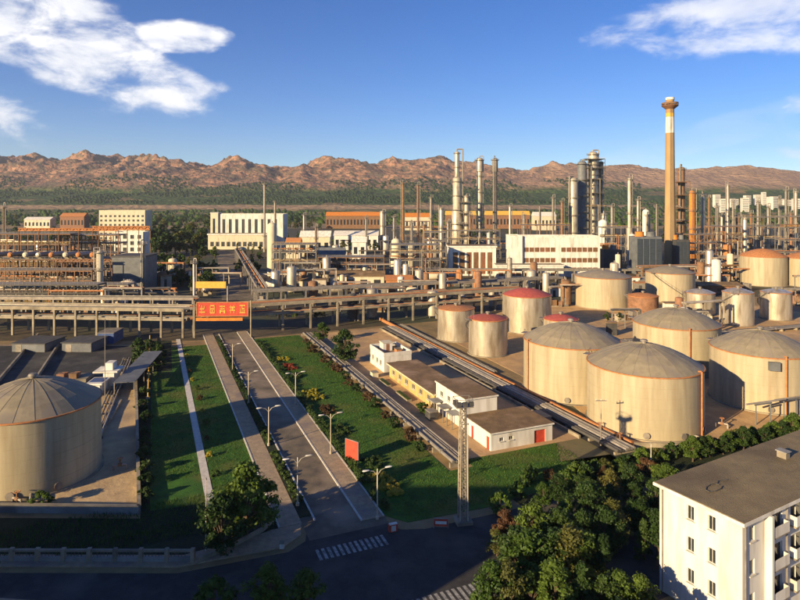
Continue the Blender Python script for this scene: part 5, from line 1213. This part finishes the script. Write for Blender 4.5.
# ================================================================ small equipment between the units
def clutter(where, a, c, d0, d1, n, seed):
    rs = random.Random(seed); cnt = {}
    for px in sorted(rs.uniform(a, c) for _ in range(n)):
        d2 = rs.uniform(d0, d1); loc = (X(px, d2), d2, 0); kind = rs.choice(['drum', 'upright', 'skid', 'stand', 'cabinet', 'stand', 'upright', 'skid'])
        k = cnt.get(kind, 0); cnt[kind] = k+1; rz = rs.choice([0, R(90), R(15), R(-12)]); cm = M[rs.choice(['steel_light', 'pipe', 'steel_brown', 'cream', 'steel_dark', 'rust', 'white', 'tank_silver', 'steel_brown'])]; q = 1 + d2/600
        lab = '%s %%s from the left %s' % (ORD[k], where)
        if kind == 'drum': vessel(lab % 'lying drum', loc, rs.uniform(4, 7)*q, rs.uniform(.8, 1.3)*q, rz, cm, 'small plant equipment')
        elif kind == 'upright': silo(lab % 'upright vessel', loc, rs.uniform(.8, 1.5)*q, rs.uniform(4, 9)*q, cm, 'small plant equipment')
        elif kind == 'skid':
            w_, e_ = rs.uniform(3, 6)*q, rs.uniform(2, 3)*q
            box_thing('pump_skid', lab % 'pump skid', 'pump', loc, rz, [('base', M['concrete'], [(0, w_, 0, e_, 0, .4)]), ('motor', cm, [(.3, w_*.4, .3, e_-.4, .41, 1.8*q)]), ('pump', M['steel_brown'], [(w_*.5, w_*.7, .5, e_-.6, .41, 1.4*q)]), ('cover', M['steel'], [(w_*.78, w_-.1, .2, e_-.2, .41, 2.4*q)])], 'small plant equipment')
        elif kind == 'stand':
            w_, h_ = rs.uniform(6, 16)*q, rs.uniform(3.5, 7)*q; o = thing('pipe_stand', lab % 'pipe stand', 'pipe', loc, rz*.2, 'small plant equipment')
            for e in (0, .5, 1): b = MB(); b.box(w_*e-.15, w_*e+.15, -.15, .15, 0, h_); b.box(w_*e-.2, w_*e+.2, -1.2, 1.2, h_, h_+.3); b.build('support', M['steel'], o)
            for e in (-.8, -.1, .7): b = MB(); b.path([(-.5, e, h_+.55), (w_+.5, e, h_+.55), (w_+.5, e, rs.uniform(.2, h_))], .2*q, 7); b.build('pipe', M[rs.choice(['pipe', 'steel_light', 'rust', 'pipe_dark'])], o)
        else:
            w_, h_ = rs.uniform(2, 4.5)*q, rs.uniform(2.4, 4)*q
            box_thing('equipment_cabin', lab % 'equipment cabin', 'cabin', loc, rz*.3, [('wall', cm, [(0, w_, 0, w_*.7, 0, h_)]), ('roof', M[rs.choice(['brownroof', 'concrete', 'rust'])], [(-.3, w_+.3, -.3, w_*.7+.3, h_, h_+.25)]), ('door', M['steel_dark'], [(w_*.3, w_*.55, -.05, -.004, 0, h_*.75)])], 'small plant equipment')
for i, q in enumerate([('right behind the left rack', 0, 132, 212, 228, 22), ('in front of the multi-deck unit', 258, 330, 262, 298, 18), ('in front of the brown-roofed unit', 330, 440, 250, 296, 24), ('left of the far road', 150, 214, 232, 330, 16), ('behind the diagonal-stair tank', 610, 742, 262, 300, 18),
        ('behind the red-roofed tanks', 440, 570, 226, 296, 20), ('between chimney and golden tank', 684, 745, 306, 345, 14), ('right of the white factory', 285, 440, 320, 460, 26), ('behind the exchanger row', 0, 112, 290, 440, 24), ('among the tanks behind the cluster', 590, 725, 168, 205, 9), ('at the right edge below the golden tank', 765, 812, 218, 270, 9), ('behind the annex and office roofs', 440, 640, 360, 500, 24), ('beyond the golden tank', 700, 812, 340, 480, 22), ('under the right rack', 262, 440, 200, 240, 14)]): clutter(*q, 500+i)

# ================================================================ trees of the plant
areas = [('verge right of the far road', 236, 262, [252, 262, 274], 4, 8), ('verge left of the far road', 190, 216, [258, 274, 292], 4, 8), ('green behind the exchanger row', 0, 110, [236, 244], 12, 10), ('green between factory and multi-deck unit', 262, 330, [240, 247], 9, 9), ('green at the foot of the office roofs', 420, 520, [238], 12, 9), ('green behind the chimney', 640, 720, [232, 240], 8, 10), ('clump left of the white factory', 148, 207, [214, 222, 230, 238, 246, 254], 10, 15), ('strip behind the far left units', 0, 98, [221, 226], 11, 12), ('row right of the white factory', 285, 332, [222, 229], 8, 12), ('patch behind the brown-roofed unit', 328, 398, [250], 8, 9), ('row behind the yellow sheds', 500, 570, [216, 221], 10, 13),
         ('patch left of the far road', 150, 200, [268, 286], 7, 9), ('strip behind the left rack', 2, 132, [302], 14, 3.2), ('row behind the left centre columns', 380, 470, [219], 10, 12), ('row behind the right units', 690, 800, [217, 223], 12, 12), ('spots between the tanks', 602, 628, [322], 2, 4.5), ('row left of the far left column', 20, 140, [216], 14, 12), ('patch under the right rack', 262, 330, [318], 7, 3.5)]
for (nm, a, c, ys, n, h) in areas:
    for r, py in enumerate(ys):
        for i in range(n):
            px = a + (c-a)*(i+.5)/n + random.uniform(-3, 3); x, y = P(px, py + random.uniform(-1, 1)); hh = h*random.uniform(.75, 1.2); kind = 'poplar' if random.random() < .12 and h > 6 else 'far'
            rw = '' if len(ys) == 1 else ', row ' + (['farthest', 'second', 'third', 'fourth', 'fifth'][r] if r < len(ys)-1 else 'nearest')
            tree('%s tree from the left in the %s%s' % (ORD[i], nm, rw), (x, y, 0), hh, kind, random.randrange(3), random.choice([0, 1, 1, 2]), 'trees of the plant')
# far woods on the lower slopes
def wood(label, n, y0, y1, a, c, size, m, seed):
    rs = np.random.RandomState(seed); d = rs.uniform(y0, y1, n); px = rs.uniform(a, c, n); x = (px-400)/F*d
    keep = perlin(x/260, d/260, 40+seed) > -.12; x, d = x[keep], d[keep]; z = hills_height(x, d); V = []
    base = np.array([[1, 0, 0], [-.5, .87, 0], [-.5, -.87, 0], [0, 0, 1.1], [.8, .5, .55], [-.8, .4, .6], [0, -.9, .5]])
    F4 = np.array([[0, 4, 6], [1, 5, 4], [2, 6, 5], [4, 3, 6], [4, 5, 3], [5, 6, 3], [0, 1, 4], [1, 2, 5], [2, 0, 6]])
    k = len(x); s = size*rs.uniform(.5, 1.4, k); ang = rs.uniform(0, 6.283, k); ca, sa = np.cos(ang), np.sin(ang)
    bx_ = base[None, :, 0]*ca[:, None] - base[None, :, 1]*sa[:, None]; by__ = base[None, :, 0]*sa[:, None] + base[None, :, 1]*ca[:, None]
    V = np.stack([x[:, None] + bx_*s[:, None], d[:, None] + by__*s[:, None], z[:, None] - .5 + base[None, :, 2]*s[:, None]*1.3], -1).reshape(-1, 3)
    Fc = (F4[None] + (np.arange(k)*7)[:, None, None]).reshape(-1, 3)
    o = put(mesh_np('wood', V, Fc, m), 'wood'); tag(o, label, 'wood', kind='stuff')
wood('dark green tree belt along the foot of the hills', 9000, 2290, 2950, -120, 640, 5.5, LEAF[1], 1)
wood('scattered green trees on the flat land before the hills', 2600, 1000, 1850, -100, 900, 5.5, LEAF[0], 2)
wood('green trees around the pale town at right', 2500, 1500, 2500, 560, 920, 6, LEAF[1], 3)
# ================================================================ air
hz = MB(); hz.box(-9000, 9000, -400, 7000, -2, 700)
m = bpy.data.materials.new('haze'); m.use_nodes = True; m.node_tree.nodes.clear()
ho = m.node_tree.nodes.new('ShaderNodeOutputMaterial'); hv = m.node_tree.nodes.new('ShaderNodeVolumePrincipled')
hv.inputs['Color'].default_value = (.80, .86, 1.0, 1); hv.inputs['Density'].default_value = 0.00005; hv.inputs['Anisotropy'].default_value = .1
m.node_tree.links.new(hv.outputs[0], ho.inputs['Volume'])
o = hz.build('haze', m); tag(o, 'thin bluish haze over the plain and hills', 'haze', kind='stuff')
